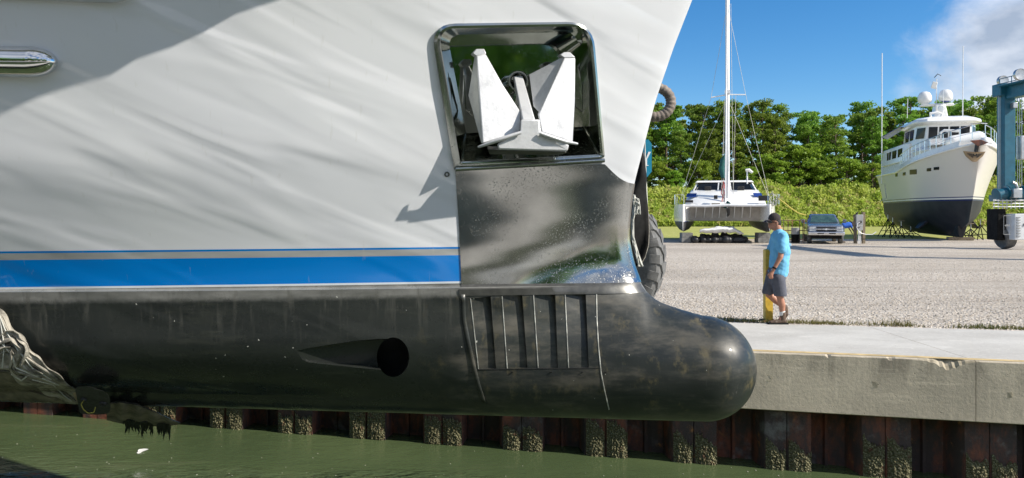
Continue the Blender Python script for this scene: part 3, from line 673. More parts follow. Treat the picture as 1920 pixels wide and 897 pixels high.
# floating leaf and bits
rng = random.Random(4); mb = MB()
def wpt(px, py): t = (EYE.z-ZW-.004)/((py-HZ)/F); return EYE+ray(px, py)*t
c = wpt(266, 846); mb.prism([c+Vector((.055*math.cos(a)*(1+.4*math.sin(3*a)), .11*math.sin(a), .004+.006*math.cos(2*a))) for a in np.linspace(0, 6.28, 13)[:-1]], (0,0,.002))
tag(mb.build('leaf', M['sock'], smooth=0), 'pale curled leaf floating on the green water, the largest scrap afloat', 'leaf')
mb = MB()
for i in range(110):
    c = wpt(rng.uniform(0, 1750), 792+rng.random()**.8*110); 
    if c.y > kf(c.x)+.1: continue
    r = rng.uniform(.003, .010); a0 = rng.random()*6
    mb.prism([c+Vector((r*math.cos(a+a0)*rng.uniform(.5,1.3), r*1.3*math.sin(a+a0), 0)) for a in np.linspace(0, 6.28, 7)[:-1]], (0,0,.003))
tag(mb.build('floating_specks', M['webbing2'], smooth=0), 'small pale bits of debris floating on the green water', 'debris', kind='stuff')
# ================================================================= SLINGS AND RAGS UNDER THE YACHT
M['webbing'] = simple('frayed_white_webbing', (.27,.25,.21), .9, var=.6, scale=9, bump=.9, bscale=22, stretch=(1,1,1))
M['padding'] = simple('muddy_sling_padding', (.17,.15,.115), .75, var=.45, scale=7, bump=.7, bscale=10)
M['slime'] = simple('hanging_weed', (.02,.022,.012), .6, var=.3)
def toff(px, py, off):
    h = hit(px, py); 
    if h is None: return None
    d = (BI.to_3x3() @ ray(px, py)).normalized(); return BM @ (h-d*off)
def free(px, py, Y): return P(px, py, Y)
sling = empty('lifting_sling', toff(100, 700, .05), label='frayed dirty white lifting sling wrapped round the yacht bottom', cat='sling')
def ribbon(name, path, wid, off, mat, folds=5, amp=.02, n=12, k=60, seed=1, parent=sling):
    rng = random.Random(seed); xs = interp(path, k); ws = interp([(w, 0) for w in wid], k); g = []
    ph = [rng.uniform(0, 6) for _ in range(folds)]
    for i, (x, y) in enumerate(xs):
        a, b = xs[max(0, i-1)], xs[min(k-1, i+1)]; dx, dy = b[0]-a[0], b[1]-a[1]; L = math.hypot(dx, dy); nx, ny = -dy/L, dx/L; row = []
        for j in range(n):
            t = j/(n-1)-.5; w = ws[i][0]*(1+.16*math.sin(i*.45+ph[0])*(1 if t > 0 else .6))
            X, Yp = x+nx*t*w, y+ny*t*w
            f = sum(math.sin((j*(1.1+q*.55)+i*.13*(q%3-1)+ph[q]))/(1+.4*q) for q in range(folds))
            d = toff(max(-300, X), Yp, off+amp*(1+f*.55))
            if d is None: d = row[-1] if row else toff(150, 740, off)
            row.append(d)
        g.append(row)
    mb = MB().add([p for r in g for p in r], [(i*n+j, i*n+j+1, (i+1)*n+j+1, (i+1)*n+j) for i in range(k-1) for j in range(n-1)])
    o = att(mb.build(name, mat, smooth=70), parent); s_ = o.modifiers.new('s', 'SOLIDIFY'); s_.thickness = .006; return o
ribbon('padding_sheet', [(-250,-120),(-245,150),(-230,400),(-140,600),(-40,700),(30,745),(120,765),(190,775)], [120,120,130,190,175,110,56,34], .03, M['padding'], 6, .03, 22, 90, 3)
ribbon('webbing_strap', [(-240,-120),(-235,100),(-215,330),(-180,470),(-110,560),(-40,610),(8,655),(50,690),(95,718),(135,745),(160,765)], [70,70,80,110,120,100,80,58,42,32,24], .085, M['webbing'], 6, .022, 26, 150, 5)
ribbon('webbing_edge', [(-60,520),(-6,582),(14,625),(40,668),(90,700),(140,738)], [10,9,9,9,8,8], .12, M['webbing'], 3, .012, 6, 90, 8)
ribbon('knotted_rag', [(-8,650),(20,640),(38,655),(30,690),(52,700),(80,706)], [34,40,34,30,24,12], .11, M['webbing'], 5, .03, 16, 60, 11)
for i, pth in enumerate([[(-4,585),(10,620),(36,660),(60,690),(96,712)], [(0,640),(22,665),(30,690),(60,702),(110,722)], [(60,712),(100,722),(120,742),(134,752)], [(22,702),(40,714),(50,706)], [(0,600),(8,650),(4,690)]]):
    mb = MB().tube([toff(x, y, .15) for x, y in interp(pth, 30)], .005+.002*(i%2), 6); att(mb.build('cord', M['rope'], smooth=80), sling)
# link plate, with its pin and tag wire
C2, N2 = plane(175, 752); N2 = N2.normalized()
def B2(px, py, d): return BM @ on_plane(px, py, C2, N2, d)
lp = rounded([(140,727),(165,724),(206,738),(208,776),(180,778),(150,776)], [8,8,16,12,6,6], 6)
link = empty('shackle_plate', B2(175, 776, .1), label='black steel link plate with a bolt joining two slings under the hull', cat='shackle')
o = MB().loft([[B2(p.x, p.y, .20) for p in lp], [B2(p.x, p.y, .15) for p in lp]]).build('side_plate', M['dark_steel'], smooth=30, bevel=.006); att(o, link)
q = (BM.to_3x3() @ N2).to_track_quat('Z', 'Y').to_matrix()
for nm, px, py, r in (('bolt', 194, 756, .034), ('bolt', 158, 748, .026)):
    att(MB().lathe([(r,0),(r,.012),(r*.8,.02),(r*.45,.02),(r*.4,.012)], B2(px, py, .20), 16, q).build(nm, M['dark'], smooth=40), link)
att(MB().tube([B2(x, y, .215) for x, y in interp([(158,750),(152,758),(156,768),(165,775),(176,774),(179,764)], 20)], .004, 6).build('tag_wire', M['rope_yellow'], smooth=80), link)
att(MB().loft([[B2(x, y, .19) for x, y in ((136,738),(150,730),(163,762),(152,768))], [B2(x, y, .12) for x, y in ((136,738),(150,730),(163,762),(152,768))]]).build('leather_sleeve', simple('tan_sleeve', (.33,.25,.17), .8, var=.3), bevel=.004), link)
# second sling: a padded tongue under the keel, hung with weed
s2 = empty('keel_sling', B2(270, 790, .1), label='grey brown padded sling tongue under the keel, dripping with dark weed', cat='sling')
path = [(200,768),(225,768),(255,772),(290,782),(320,790),(338,794)]; wid = [34,44,42,30,14,4]; rings = []
for (x, y), (w, _) in zip(interp(path, 30), interp([(w, 0) for w in wid], 30)):
    rr = .085+.02*math.sin(x*.2); rings.append([B2(x, y+w/2*math.sin(a)-w*.12*math.cos(2*a), -.02+rr*math.cos(a)) for a in np.linspace(0, 2*math.pi, 15)[:-1]])
att(MB().loft(rings).build('padded_tongue', M['padding'], smooth=60), s2)
rng = random.Random(2); mb = MB()
for i in range(70):
    x = rng.choice([rng.uniform(232, 262), rng.uniform(262, 285), rng.uniform(295, 318)]); y0 = 786+(x-232)*.08; L = rng.uniform(8, 30)*(1.3 if rng.random() < .2 else 1)
    pts = [B2(x+rng.uniform(-3,3)*k/4, y0+L*k/4, .02+rng.uniform(-.01,.01)) for k in range(5)]; mb.tube(pts, [.02*rng.uniform(.5,1), .016, .011, .006, .001], 5)
att(mb.build('weed', M['slime'], smooth=80), s2)

# ================================================================= THINGS JUST BEYOND THE BOW
hoist = empty('boat_hoist', (1.2, 11.9, 0), label='blue boat hoist leg with huge grey tyre, mostly hidden behind the yacht bow', cat='boat hoist')
def ath(o): return att(o, hoist)
M['tyre'] = simple('dusty_tyre_rubber', (.13,.13,.128), .85, var=.3, scale=8, bump=.3)
TC = P(1112, 470, 11.75); RT = 1.11; TW = .62; ROT = Matrix.Rotation(R(68), 3, 'Z')      # axle along local x, turned to show its tread
def T(x, r, a): return TC + ROT @ Vector((x, r*math.cos(a), r*math.sin(a)))
TC.z = RT+.02
prof_t = [(-.20,.62),(-.26,.68),(-.30,.85),(-.31,.98),(-.285,1.06),(-.20,1.085),(0,1.095),(.20,1.085),(.285,1.06),(.31,.98),(.30,.85),(.26,.68),(.20,.62)]
n = 72; mb = MB(); mb.loft([[T(x, r, 2*math.pi*k/n) for k in range(n)] for x, r in prof_t], closed=True, cap=False); tyre = ath(mb.build('tyre', M['tyre'], smooth=40))
mb = MB(); nl = 26
for k in range(nl):
    for side in (-1, 1):
        a = 2*math.pi*(k+(.5 if side > 0 else 0))/nl; w = .58*2*math.pi/nl
        ring = []
        for x, r0, r1, sh in ((.015, 1.085, 1.115, .5), (.16, 1.08, 1.118, .12), (.27, 1.05, 1.105, 0), (.325, .95, 1.0, -.05)):
            s = side*x; aa = a+sh*2*math.pi/nl
            ring.append([T(s, r0, aa-w/2), T(s, r1, aa-w/2*.85), T(s, r1, aa+w/2*.85), T(s, r0, aa+w/2)])
        mb.loft(ring)
lg = mb.build('tread_lugs', M['tyre'], smooth=30); lg.parent = tyre
mb = MB(); mb.loft([[T(x, r, 2*math.pi*k/40) for k in range(40)] for x, r in ((-.19,.63),(-.17,.5),(-.05,.42),(-.05,.15),(-.12,.12),(-.12,.01))], cap=False); mb.loft([[T(x, r, 2*math.pi*k/40) for k in range(40)] for x, r in ((.19,.63),(.17,.5),(.05,.42),(.05,.15),(.12,.12),(.12,.01))], cap=False); ath(mb.build('rim', M['blue_paint'], smooth=40))
mb = MB(); mb.box((.35,12.05,1.15), (.5,.5,.35)); mb.box((1.48,12.3,4.6), (.56,.5,7.0)); mb.bar((1.4,12.3,2.2),(-7.5,14.0,2.2), .5,.6); ath(mb.build('leg_frame', M['blue_paint'], bevel=.02))
mb = MB(); mb.box((-7.5,13.9,4.2), (.62,.6,7.8)); ath(mb.build('leg_frame', M['blue_paint'], bevel=.02))
# far-side top girder, off the top of the picture
mb = MB(); mb.bar((1.9,12.0,8.5),(-8.4,14.1,8.5), .6,.8); ath(mb.build('top_girder', M['blue_paint'], bevel=.02))
a = [P(x, y, 12.0) for x, y in ((1120,262),(1216,262),(1222,270),(1222,322),(1212,334),(1120,334))]
sg = ath(MB().prism(a, (0,.12,0)).build('name_board', simple('bright_blue_board', (.01,.22,.36), .4, var=.08, coat=.3), smooth=0))
M['letter'] = simple('white_lettering', (.8,.8,.8), .5, var=.03)
def Y_letter(c, h, parent):
    w = h*.36; t = h*.15; mb = MB()
    for sx in (-1, 1): mb.prism([c+Vector((0,0,-.02*h)), c+Vector((sx*t*.55,0,-.02*h)), c+Vector((sx*w,0,h*.5)), c+Vector((sx*(w-t*1.2),0,h*.5))], (0,-.008,0))
    mb.box(c+Vector((0,-.004,-h*.26)), (t*1.1,.0085,h*.5)); mb.box(c+Vector((0,-.004,-h*.49)), (t*2.4,.0087,h*.05))
    o = mb.build('letter', M['letter'], smooth=0); o.parent = parent
Y_letter(P(1211, 298, 11.995), .22, sg)
mb = MB().tube([P(x, y, 11.9) for x, y in ((1208,250),(1211,330),(1214,400),(1215,440))], .012, 6); ath(mb.build('control_cable', M['rope'], smooth=80))
flap_ = empty('sling_flap', P(1200, 499, 10.3), label='black rubber sling flap with a pale bound edge hanging beside the tyre', cat='sling')
# black sling sheet hanging past the far side of the stem
o = []
edge_r = interp([(1200,255),(1206,290),(1212,335),(1210,352),(1215,395),(1217,430),(1216,460),(1209,484),(1198,499),(1188,498),(1181,480)], 40)
edge_l = interp([(1190,255),(1192,290),(1186,335),(1176,365),(1172,400),(1172,450),(1172,465),(1173,478),(1174,484),(1176,484),(1178,478)], 40)
att(MB().prism([P(1176,-560,10.35),P(1198,-560,10.35),P(1199,262,10.35),P(1191,262,10.35)], (0,.014,0)).build('hanging_strap', M['black'], smooth=0), flap_)
mb = MB(); g = []
for i, ((xr, yr), (xl, yl)) in enumerate(zip(edge_r, edge_l)): g.append([P(xl+(xr-xl)*t, yl+(yr-yl)*t, 10.3+.05*math.sin(t*5+i*.2)+.03*t) for t in np.linspace(0, 1, 8)])
mb.add([p for r in g for p in r], [(i*8+j, i*8+j+1, (i+1)*8+j+1, (i+1)*8+j) for i in range(39) for j in range(7)])
flap = flap_
q = att(mb.build('rubber_sheet', M['black'], smooth=60), flap); s_ = q.modifiers.new('s', 'SOLIDIFY'); s_.thickness = .012
att(MB().tube([P(x, y, 10.3+.05*math.sin(5+i*.2)+.03) for i, (x, y) in enumerate(edge_r)], .0065, 6).build('bound_edge', M['webbing'], smooth=80), flap)
rng = random.Random(9); mb = MB()
for k in range(16):
    ph = rng.uniform(-4, 4); pts = [(1188+ph*.6, 366), (1192+ph*.8+rng.uniform(-2,2), 385), (1186+ph*.5, 412), (1186+ph*.6, 445), (1194+ph*.8, 475), (1200+ph+rng.uniform(-2,3), 500)]
    if k > 10: pts = [(1186+ph, 370), (1195+ph, 374), (1198+ph*.5, 385), (1194+ph+rng.uniform(-5,5), 402)]
    mb.tube([P(x, y, 10.2+rng.uniform(0,.06)) for x, y in interp(pts, 16)], .009, 5)
tag(mb.build('frayed_rope', M['rope'], smooth=80), 'bundle of frayed pale rope dangling behind the polished stem plate', 'rope')
# thick wrapped hose loop showing past the stem
pts = []
for i in range(60):
    a = R(-105)+R(225)*i/59; pts.append((1228+30*math.cos(a)+0*i, 192-28*math.sin(a)*.98))
pts = [(1168-3*k, 262-4*k) for k in range(8, 0, -1)]+[(1172,250),(1182,238),(1198,226),(1210,221)]+pts+[(1200,172),(1188,182),(1178,198),(1168,215)]+[(1160,232)]
wr = [.068+.006*((i//2)%2) for i in range(len(pts))]
mb = MB().tube([P(x, y, 10.6) for x, y in pts], wr, 14)
tag(mb.build('hose_loop', simple('brown_wrapped_hose', (.20,.165,.14), .7, var=.25, scale=9, bump=.5), smooth=50), 'thick brown wrapped hose loop poking out past the yacht stem', 'hose')
# yellow guard post
post = empty('bollard', P(1440, 603, 12.62)); post.location.z = 0
tag(post, 'square yellow guard post standing behind the walking man', 'bollard')
mb = MB().box((0,0,.6), (.125,.125,1.2)).add([(-.0625,-.0625,1.2),(.0625,-.0625,1.2),(.0625,.0625,1.2),(-.0625,.0625,1.2),(0,0,1.225)], [(0,1,4),(1,2,4),(2,3,4),(3,0,4)])
mb.build('post', M['yellow'], post, smooth=0)
MB().box((0,0,.012), (.22,.22,.024)).build('base_plate', M['rust'], post, smooth=0)
# weeds along the gravel edge
rng = random.Random(5); mb = MB()
for i in range(5200):
    x = rng.uniform(2.2, 12); b = kb(x)+.06+abs(rng.gauss(0,.16)); dens = .5+.5*math.sin(x*1.7)+.4*math.sin(x*5.3)
    if rng.random() > dens*.8+.2: continue
    h = rng.uniform(.02,.07)*(1+1.1*max(0, math.sin(x*2.3))**4); a = rng.uniform(0, 6.28); l = Vector((math.cos(a), math.sin(a), 0))
    mb.add([Vector((x,b,0))-l*.008, Vector((x,b,0))+l*.008, Vector((x,b,h))+l*rng.uniform(-.04,.04)], [(0,1,2)])
tag(mb.build('edge_weeds', M['grass'], smooth=0, fix=False), 'dry low weeds growing along the gravel edge of the walkway', 'weeds', kind='stuff')
# loose stones
mb = MB(); rng = random.Random(15)
for i in range(9000):
    y = kb(0)+rng.random()**1.7*16; x = rng.uniform(.15*y, .72*y); y = y-.2*x*(1 if y < 20 else 0)
    if y < kb(x)+.05: continue
    r = rng.uniform(.008, .022); a = rng.random()*6; c = Vector((x, y, r*.3)); q = [c+Vector((r*1.2*math.cos(a+k*2.1), r*math.sin(a+k*2.1), -r*.3)) for k in range(3)]
    mb.add(q+[c+Vector((0,0,r*.6))], [(0,1,3),(1,2,3),(2,0,3)])
tag(mb.build('loose_stones', M['gravel'], smooth=0, fix=False), 'loose pale crushed stones over the yard', 'stones', kind='stuff')

# ================================================================= WALKING MAN
man = empty('person', (P(1455, 606, 12.35).x, 12.35, 0), label='man walking left in blue t-shirt, grey shorts, dark cap and sunglasses', cat='person')
def mp_(px, py, ly=0): return Vector(((px-1455)/113.4, ly, (606-py)/113.4*.985))
sh = []
def S(a, b, r0, r1, ky=1): sh.append((a, b, r0, r1, ky))
S(mp_(1451,409), mp_(1452,414), .093, .090, .80); S(mp_(1446,420), mp_(1450,422), .052, .06, .8)                    # skull, jaw
S(mp_(1441.5,416.5), mp_(1443,413), .014, .012, .7); S(mp_(1443.5,421.5), mp_(1446,421.5), .016, .02, 1.6); S(mp_(1444.5,424.5), mp_(1447,424), .022, .03, 1)   # nose, lips, chin
S(mp_(1454,416,-.078), mp_(1454,418,-.078), .022, .016, .4); S(mp_(1454,416,.078), mp_(1454,418,.078), .022, .016, .4)     # ears
S(mp_(1455,418), mp_(1460,432), .062, .070, 1)
S(mp_(1463,446), mp_(1463,470), .112, .112, 1.35); S(mp_(1463,470), mp_(1459,515), .115, .115, 1.25)
for s, el, wr_, hd in ((-1, (1453,478), (1441,502), (1437,511)), (1, (1457,478), (1451,500), (1449,509))):
    y = s*.225
    S(mp_(1461,440,s*.18), mp_(*el, s*.255), .056, .043); S(mp_(*el, s*.255), mp_(*wr_, s*.235), .043, .028); S(mp_(*wr_, s*.235), mp_(*hd, s*.225), .026, .036, .55)
    for k, (dx, dy, L) in enumerate(((-2.6,6.2,.0),(-1.2,7.6,0),(.2,8,0),(1.6,7.0,0))):      # four curled fingers
        b = mp_(hd[0]-2.2+k*1.5, hd[1]+1.5, s*.222); m_ = b+Vector((dx/113*.5, -s*.004, -dy/113*.55)); S(b, m_, .0105, .0095); S(m_, m_+Vector((.012, -s*.022, -.020)), .0095, .008)
    b = mp_(hd[0]-1.8, hd[1]-2.5, s*.205); m_ = b+Vector((-.022, -s*.012, -.030)); S(b, m_, .013, .011); S(m_, m_+Vector((.004, -s*.008, -.026)), .011, .009)
S(mp_(1454,518,-.09), mp_(1458,553,-.10), .085, .060); S(mp_(1458,553,-.10), mp_(1462,570,-.10), .056, .058); S(mp_(1462,570,-.10), mp_(1463,590,-.10), .055, .037); S(mp_(1463,590,-.1), mp_(1458,600,-.1), .036, .035)
S(mp_(1453,518,.09), mp_(1446,553,.10), .085, .060); S(mp_(1446,553,.10), mp_(1458,564,.10), .056, .056); S(mp_(1458,564,.10), mp_(1472,575,.10), .054, .037); S(mp_(1472,575,.10), mp_(1476,583,.1), .035, .03)
blob('body', sh, M['skin'], man, .0085, 2)
c = []
def Cc(a, b, r0, r1, ky=1): c.append((a, b, r0, r1, ky))
Cc(mp_(1462,444), mp_(1463,470), .138, .150, 1.38); Cc(mp_(1463,470), mp_(1460,500), .152, .150, 1.28); Cc(mp_(1460,500), mp_(1459,507), .155, .158, 1.2); Cc(mp_(1459,433.5), mp_(1460,438), .075, .10, 1.5)
for s in (-1, 1): Cc(mp_(1462,440,s*.17), mp_(1456,465,s*.25), .078, .073)
shirt = blob('t_shirt', c, M['shirt'], man, .011, 4)
for o_, st_, sz_ in ((shirt, .028, .16),):
    tx = bpy.data.textures.new('cloth_folds', 'CLOUDS'); tx.noise_scale = sz_; tx.noise_depth = 1
    e_ = empty('fold_space'); e_.scale = (1.4, 1.4, .55); e_.rotation_euler = (.3, .5, 0); d_ = o_.modifiers.new('d', 'DISPLACE'); d_.texture = tx; d_.texture_coords = 'OBJECT'; d_.texture_coords_object = e_; d_.strength = st_; d_.mid_level = .5; evaluated(o_); bpy.data.objects.remove(e_)
cut_ = MB().box(mp_(1459,528), (.8,.8,.20)).build('cutter', M['shirt'], man, smooth=0); boolean(shirt, [cut_])
o = MB(); 
for k, (x, z, w, h) in enumerate(((.150,1.30,.02,.05),(.152,1.22,.02,.035),(.155,1.15,.02,.03))): pass
for k in range(9):     # faint print across the back
    y = -.10+.025*k; x = (1463-1455)/113.4+.152*math.sqrt(max(0, 1-(y/.22)**2))+.006; o.box((x, y, 1.30+.01*math.sin(k*2)), (.006, .014, .035))
o.build('back_print', M['letter'], man, smooth=0)
c = []
Cc(mp_(1457,506), mp_(1456,520), .138, .138, 1.25)
Cc(mp_(1455,520,-.09), mp_(1459,549,-.10), .115, .105); Cc(mp_(1452,520,.09), mp_(1444,547,.10), .112, .098)
shorts = blob('shorts', c, M['shorts'], man, .011, 4)
k1 = MB().box(mp_(1455,562,-.10), (.5,.22,.16)).build('cutter', M['shorts'], man, smooth=0); k2 = MB().box(mp_(1445,562,.14), (.5,.24,.19)).build('cutter', M['shorts'], man, smooth=0); boolean(shorts, [k1, k2])
c = []; Cc(mp_(1464,586,-.1), mp_(1463,598,-.1), .052, .050); Cc(mp_(1466,600,-.10), mp_(1449,602,-.10), .045, .038, 1.05); Cc(mp_(1449,602,-.1), mp_(1441,603,-.1), .036, .026, 1.4)
bt = blob('boot', c, M['boot'], man, .009, 2); MB().box(mp_(1454,605,-.1), (.33,.105,.028)).build('sole', M['black'], bt, bevel=.008)
c = []; Cc(mp_(1471,574,.1), mp_(1475,582,.1), .050, .050); Cc(mp_(1476,577,.10), mp_(1478,590,.10), .045, .040, 1.05); Cc(mp_(1478,590,.1), mp_(1474,599,.1), .038, .028, 1.3)
bt = blob('boot', c, M['boot'], man, .009, 2)
blob('sock', [(mp_(1463,583,-.1), mp_(1463,588,-.1), .047, .050, 1)], M['sock'], man, .008, 1)
c = []; Cc(mp_(1452,407), mp_(1452,409), .101, .099, .84)
cp = blob('cap', c, M['cap'], man, .009, 2); kc = MB().box(mp_(1452,422), (.4,.4,.215), Matrix.Rotation(R(-8), 3, 'Y')).build('cutter', M['cap'], man, smooth=0); boolean(cp, [kc])
rg = []
for t in np.linspace(0, 1, 7):
    cx = (1443-1455)/113.4-.085*t; z = (606-410.0)/113.4*.985-.012*t*t; w = .078*math.sqrt(max(.02, 1-(t*.97)**2)); rg.append([(cx, -w, z-.014), (cx, w, z-.014), (cx, w*.6, z+.004), (cx, -w*.6, z+.004)])
MB().loft(rg).build('peak', M['cap'], cp, smooth=50)
MB().tube([mp_(1443.6,413.4,-.072), mp_(1441.8,413.6,-.045), mp_(1441,413.8,0), mp_(1441.8,413.6,.045), mp_(1443.6,413.4,.072)], .019, 8, flat=.9).build('sunglasses', M['glass'], man, smooth=60)
MB().tube([mp_(1443.6,413.2,-.074), mp_(1449,413.5,-.084), mp_(1455,414.5,-.082)], .006, 6).build('glasses_arm', M['black'], man)
blob('hair', [(mp_(1454,412), mp_(1456,415.5), .086, .078, .86)], M['hair'], man, .01, 1)
MB().lathe([(.034,-.014),(.036,0),(.034,.014)], mp_(1442.5,499,-.236), 14, Matrix.Rotation(R(24), 3, 'Y')).build('watch', M['black'], man)
# ================================================================= CATAMARAN (seen bow on)
CY = 45.0; sx = CY/F
cat = empty('catamaran', (P(1362, 0, CY).x, CY, 0), R(-14), label='white sailing catamaran standing on concrete blocks in front of the weeds', cat='catamaran')
def Cp(px, py, y=0): return Vector(((px-1362)*sx, y, 1.82-(py-HZ)*sx))
CTI = (Matrix.Translation(cat.location) @ Matrix.Rotation(R(-14), 4, 'Z')).inverted()
def Cb(px, py, y=0):   # same but keeping the pixel when deeper
    e = CTI @ EYE; d = CTI.to_3x3() @ ray(px, py); return e+d*((y-e.y)/d.y)
M['underdeck'] = simple('grey_bridgedeck_underside', (.52,.49,.45), .6, var=.12, scale=3)
def cat_hull(cx, side):
    mb = MB(); rings = []
    for t in np.linspace(0, 1, 18):
        y = -.2+9.6*t; w = .03+.64*min(1, (t*2.6))**.6; zt = 2.36-.10*t; zb = .62+.25*max(0, .25-t)*1.5+.10*t
        sec = [(-w*.95, zt), (-w, 1.75), (-w*.92, 1.28), (-w*.80, 1.05), (-w*.48, zb+.12), (0, zb), (w*.48, zb+.12), (w*.80, 1.05), (w*.92, 1.28), (w, 1.75), (w*.95, zt)]
        rings.append([(cx+a, y, z) for a, z in sec])
    mb.loft(rings); o = mb.build('hull', [M['white'], M['antifoul_grey'], M['blue_line']], cat, smooth=50)
    for p in o.data.polygons:
        if p.center.z < 1.17: p.material_index = 1
    return o
h1 = cat_hull(-2.55, -1); h2 = cat_hull(2.45, 1)
for h, x0 in ((h1, -2.55), (h2, 2.45)):
    st = MB(); 
    for s in (-1, 1): st.tube([(x0+s*(.03+.64*min(1, t*2.6)**.6)*.93+s*.012, -.2+9.6*t, 1.30) for t in np.linspace(.01, 1, 18)], .02, 5)
    st.build('waterline', M['blue_line'], h)
# bridge deck, front beam, nacelle with ribs
mb = MB(); mb.loft([[(-2.1, 1.6, 1.35),(2.0, 1.6, 1.35),(2.3, 1.3, 2.2),(-2.4, 1.3, 2.2)], [(-2.1, 8.8, 1.25),(2.0, 8.8, 1.25),(2.3, 8.8, 2.25),(-2.4, 8.8, 2.25)]]); mb.build('bridge_deck', M['underdeck'], cat)
for k, px in enumerate((1302,1318,1333,1346,1360,1374,1389,1404)):
    MB().loft([[Cb(px+3,388,.7), Cb(px+5,388,.7), Cb(px+3,409,1.45), Cb(px+1,409,1.45)], [Cb(px+3,388,1.6), Cb(px+5,388,1.6), Cb(px+3,409,1.65), Cb(px+1,409,1.65)]]).build('rib', M['white'], cat, smooth=0)
MB().tube([(-2.6,.1,2.28),(-1.2,.05,2.25),(0,.0,2.3),(1.2,.05,2.28),(2.5,.1,2.28)], .085, 10).build('cross_beam', M['alu'], cat)
MB().add([(-2.1,.15,2.26),(0,.12,2.24),(2.1,.15,2.26),(2.1,1.5,2.24),(0,1.5,2.2),(-2.1,1.5,2.24)], [(0,1,4,5),(1,2,3,4)]).build('trampoline', M['black'], cat, smooth=0)
mb = MB(); mb.loft([[(-2.6,1.3,2.2),(2.5,1.3,2.2),(2.35,1.4,2.42),(-2.45,1.4,2.42)], [(-2.6,9,2.2),(2.5,9,2.2),(2.35,9,2.42),(-2.45,9,2.42)]]); mb.build('side_deck', M['white'], cat, bevel=.04)
# coachroof in two lifts with raked screens
mb = MB(); rings = []
for z, y0, w in ((2.40,1.5,2.45),(2.75,2.0,2.38),(3.1,2.8,2.2),(3.32,3.3,2.1)): rings.append([(-w, y0+.5, z),(-w*.8, y0, z),(w*.8, y0, z),(w, y0+.5, z),(w, 8, z),(-w, 8, z)])
mb.loft(rings); mb.build('coachroof', M['white'], cat, smooth=40, bevel=.03)
rings = []
for z, y0, w in ((3.32,3.35,2.05),(3.84,3.8,1.72)): rings.append([(-w, y0+.6, z),(-w*.85, y0, z),(w*.85, y0, z),(w, y0+.6, z),(w, 6.5, z),(-w, 6.5, z)])
MB().loft(rings).build('windscreen', M['glass'], cat, smooth=0)
MB().loft([[(-1.85,3.7,3.82),(1.85,3.7,3.82),(1.9,6.8,3.82),(-1.9,6.8,3.82)], [(-1.7,3.8,3.95),(1.7,3.8,3.95),(1.75,6.7,3.95),(-1.75,6.7,3.95)]]).build('hardtop', M['white'], cat, bevel=.03)
for x in (-1.95,-1.2,-.4,.4,1.2,1.95):
    MB().bar((x, 3.33+.1*abs(x), 3.3), (x*.86, 3.76+.1*abs(x), 3.86), .07, .07).build('window_post', M['white'], cat)
for x, sgn in ((-1.05,1),(1.0,1)): MB().box((x, 3.28, 3.42), (.42,.16,.28)).build('hatch', M['dark'], cat, bevel=.02)
for x in (-.9, .9):
    for k in range(3): MB().box((x, 1.95+k*.1, 2.62+k*.085), (.95,.06,.035)).build('louvre', M['grey'], cat)
for x, w in ((-2.1,.6),(2.0,.5)): MB().bar((x, 2.1, 2.85), (x*.97, 2.5, 3.08), w, .03).build('deck_window', M['blue_line'], cat)
for px, py, w, h in ((1292,378,.5,.16),(1432,372,.62,.32),(1342,370,.22,.24)): MB().box(Cb(px, py, 1.35), (w,.25,h)).build('deck_box', M['dark'], cat, bevel=.02)
MB().box(Cb(1342,383,.6), (.5,.2,.10)).build('anchor_locker', M['wood'], cat)
# mast and rigging
MX = Cb(1364, 200, 2.2).x
MB().tube([(MX,2.2,2.4),(MX,2.2,15.8)], .13, 12).build('mast', M['alu'], cat)
MB().tube([(-1.0+MX, 2.2, 9.15),(MX,2.2,9.3),(MX+1.1,2.2,9.25)], .04, 6).build('spreader', M['alu'], cat)
MB().box((MX,2.1,9.45), (.34,.2,.22)).build('radar_bracket', M['alu'], cat)
MB().tube([(MX-.2,.2,2.4),(MX-.12,1.0,9),(MX-.02,2.1,15.7)], .045, 8).build('furled_jib', M['alu'], cat)
for a, b in (((-2.9,3.5,2.4),(MX,2.2,9.1)),((2.9,3.5,2.4),(MX,2.2,9.1)),((-2.9,4,2.4),(MX-1.0,2.2,9.15)),((MX-1.0,2.2,9.15),(MX,2.2,15)),((2.9,4,2.4),(MX+1.1,2.2,9.25)),((MX+1.1,2.2,9.25),(MX,2.2,15)),((MX-.28,2,2.6),(MX-.2,2.1,9)),((MX-.4,2,2.6),(MX-.16,2.1,9)),((MX+.32,2,2.6),(MX+.5,2.1,9.2)),((MX+.3,1,3),(MX+.2,2.1,15))):
    MB().tube([a, b], .011, 4).build('rigging_line', M['rope'], cat)
mb = MB().tube([Cb(1356,334,2),Cb(1353,318,2),Cb(1356,300,2),Cb(1360,290,2)], [.10,.19,.16,.05], 10); mb.build('sail_cover', M['canvas'], cat)
MB().tube([Cb(1360,391,.9),Cb(1363,384,.9),Cb(1367,379,.9)], .13, 8).build('green_bag', M['canvas'], cat)
M['red'] = simple('red_cordage', (.45,.05,.04), .8, var=.3)
rng = random.Random(3)
for k in range(7): MB().tube([Cb(1355+rng.uniform(-3,4), 344+rng.uniform(-4,6), 1.9), Cb(1356+rng.uniform(-4,4), 362, 1.8), Cb(1357+rng.uniform(-5,5), 378, 1.7)], .03, 5).build('halyard', M['red'] if k%2 else M['rope'], cat)
MB().tube([Cb(1401,345,3),Cb(1401,321,3)], .045, 8).build('antenna_pole', M['alu'], cat)
MB().tube([Cb(1398,320,3),Cb(1404,319,3),Cb(1411,324,3)], [.10,.11,.08], 10).build('antenna_head', M['white'], cat)
rl = MB()
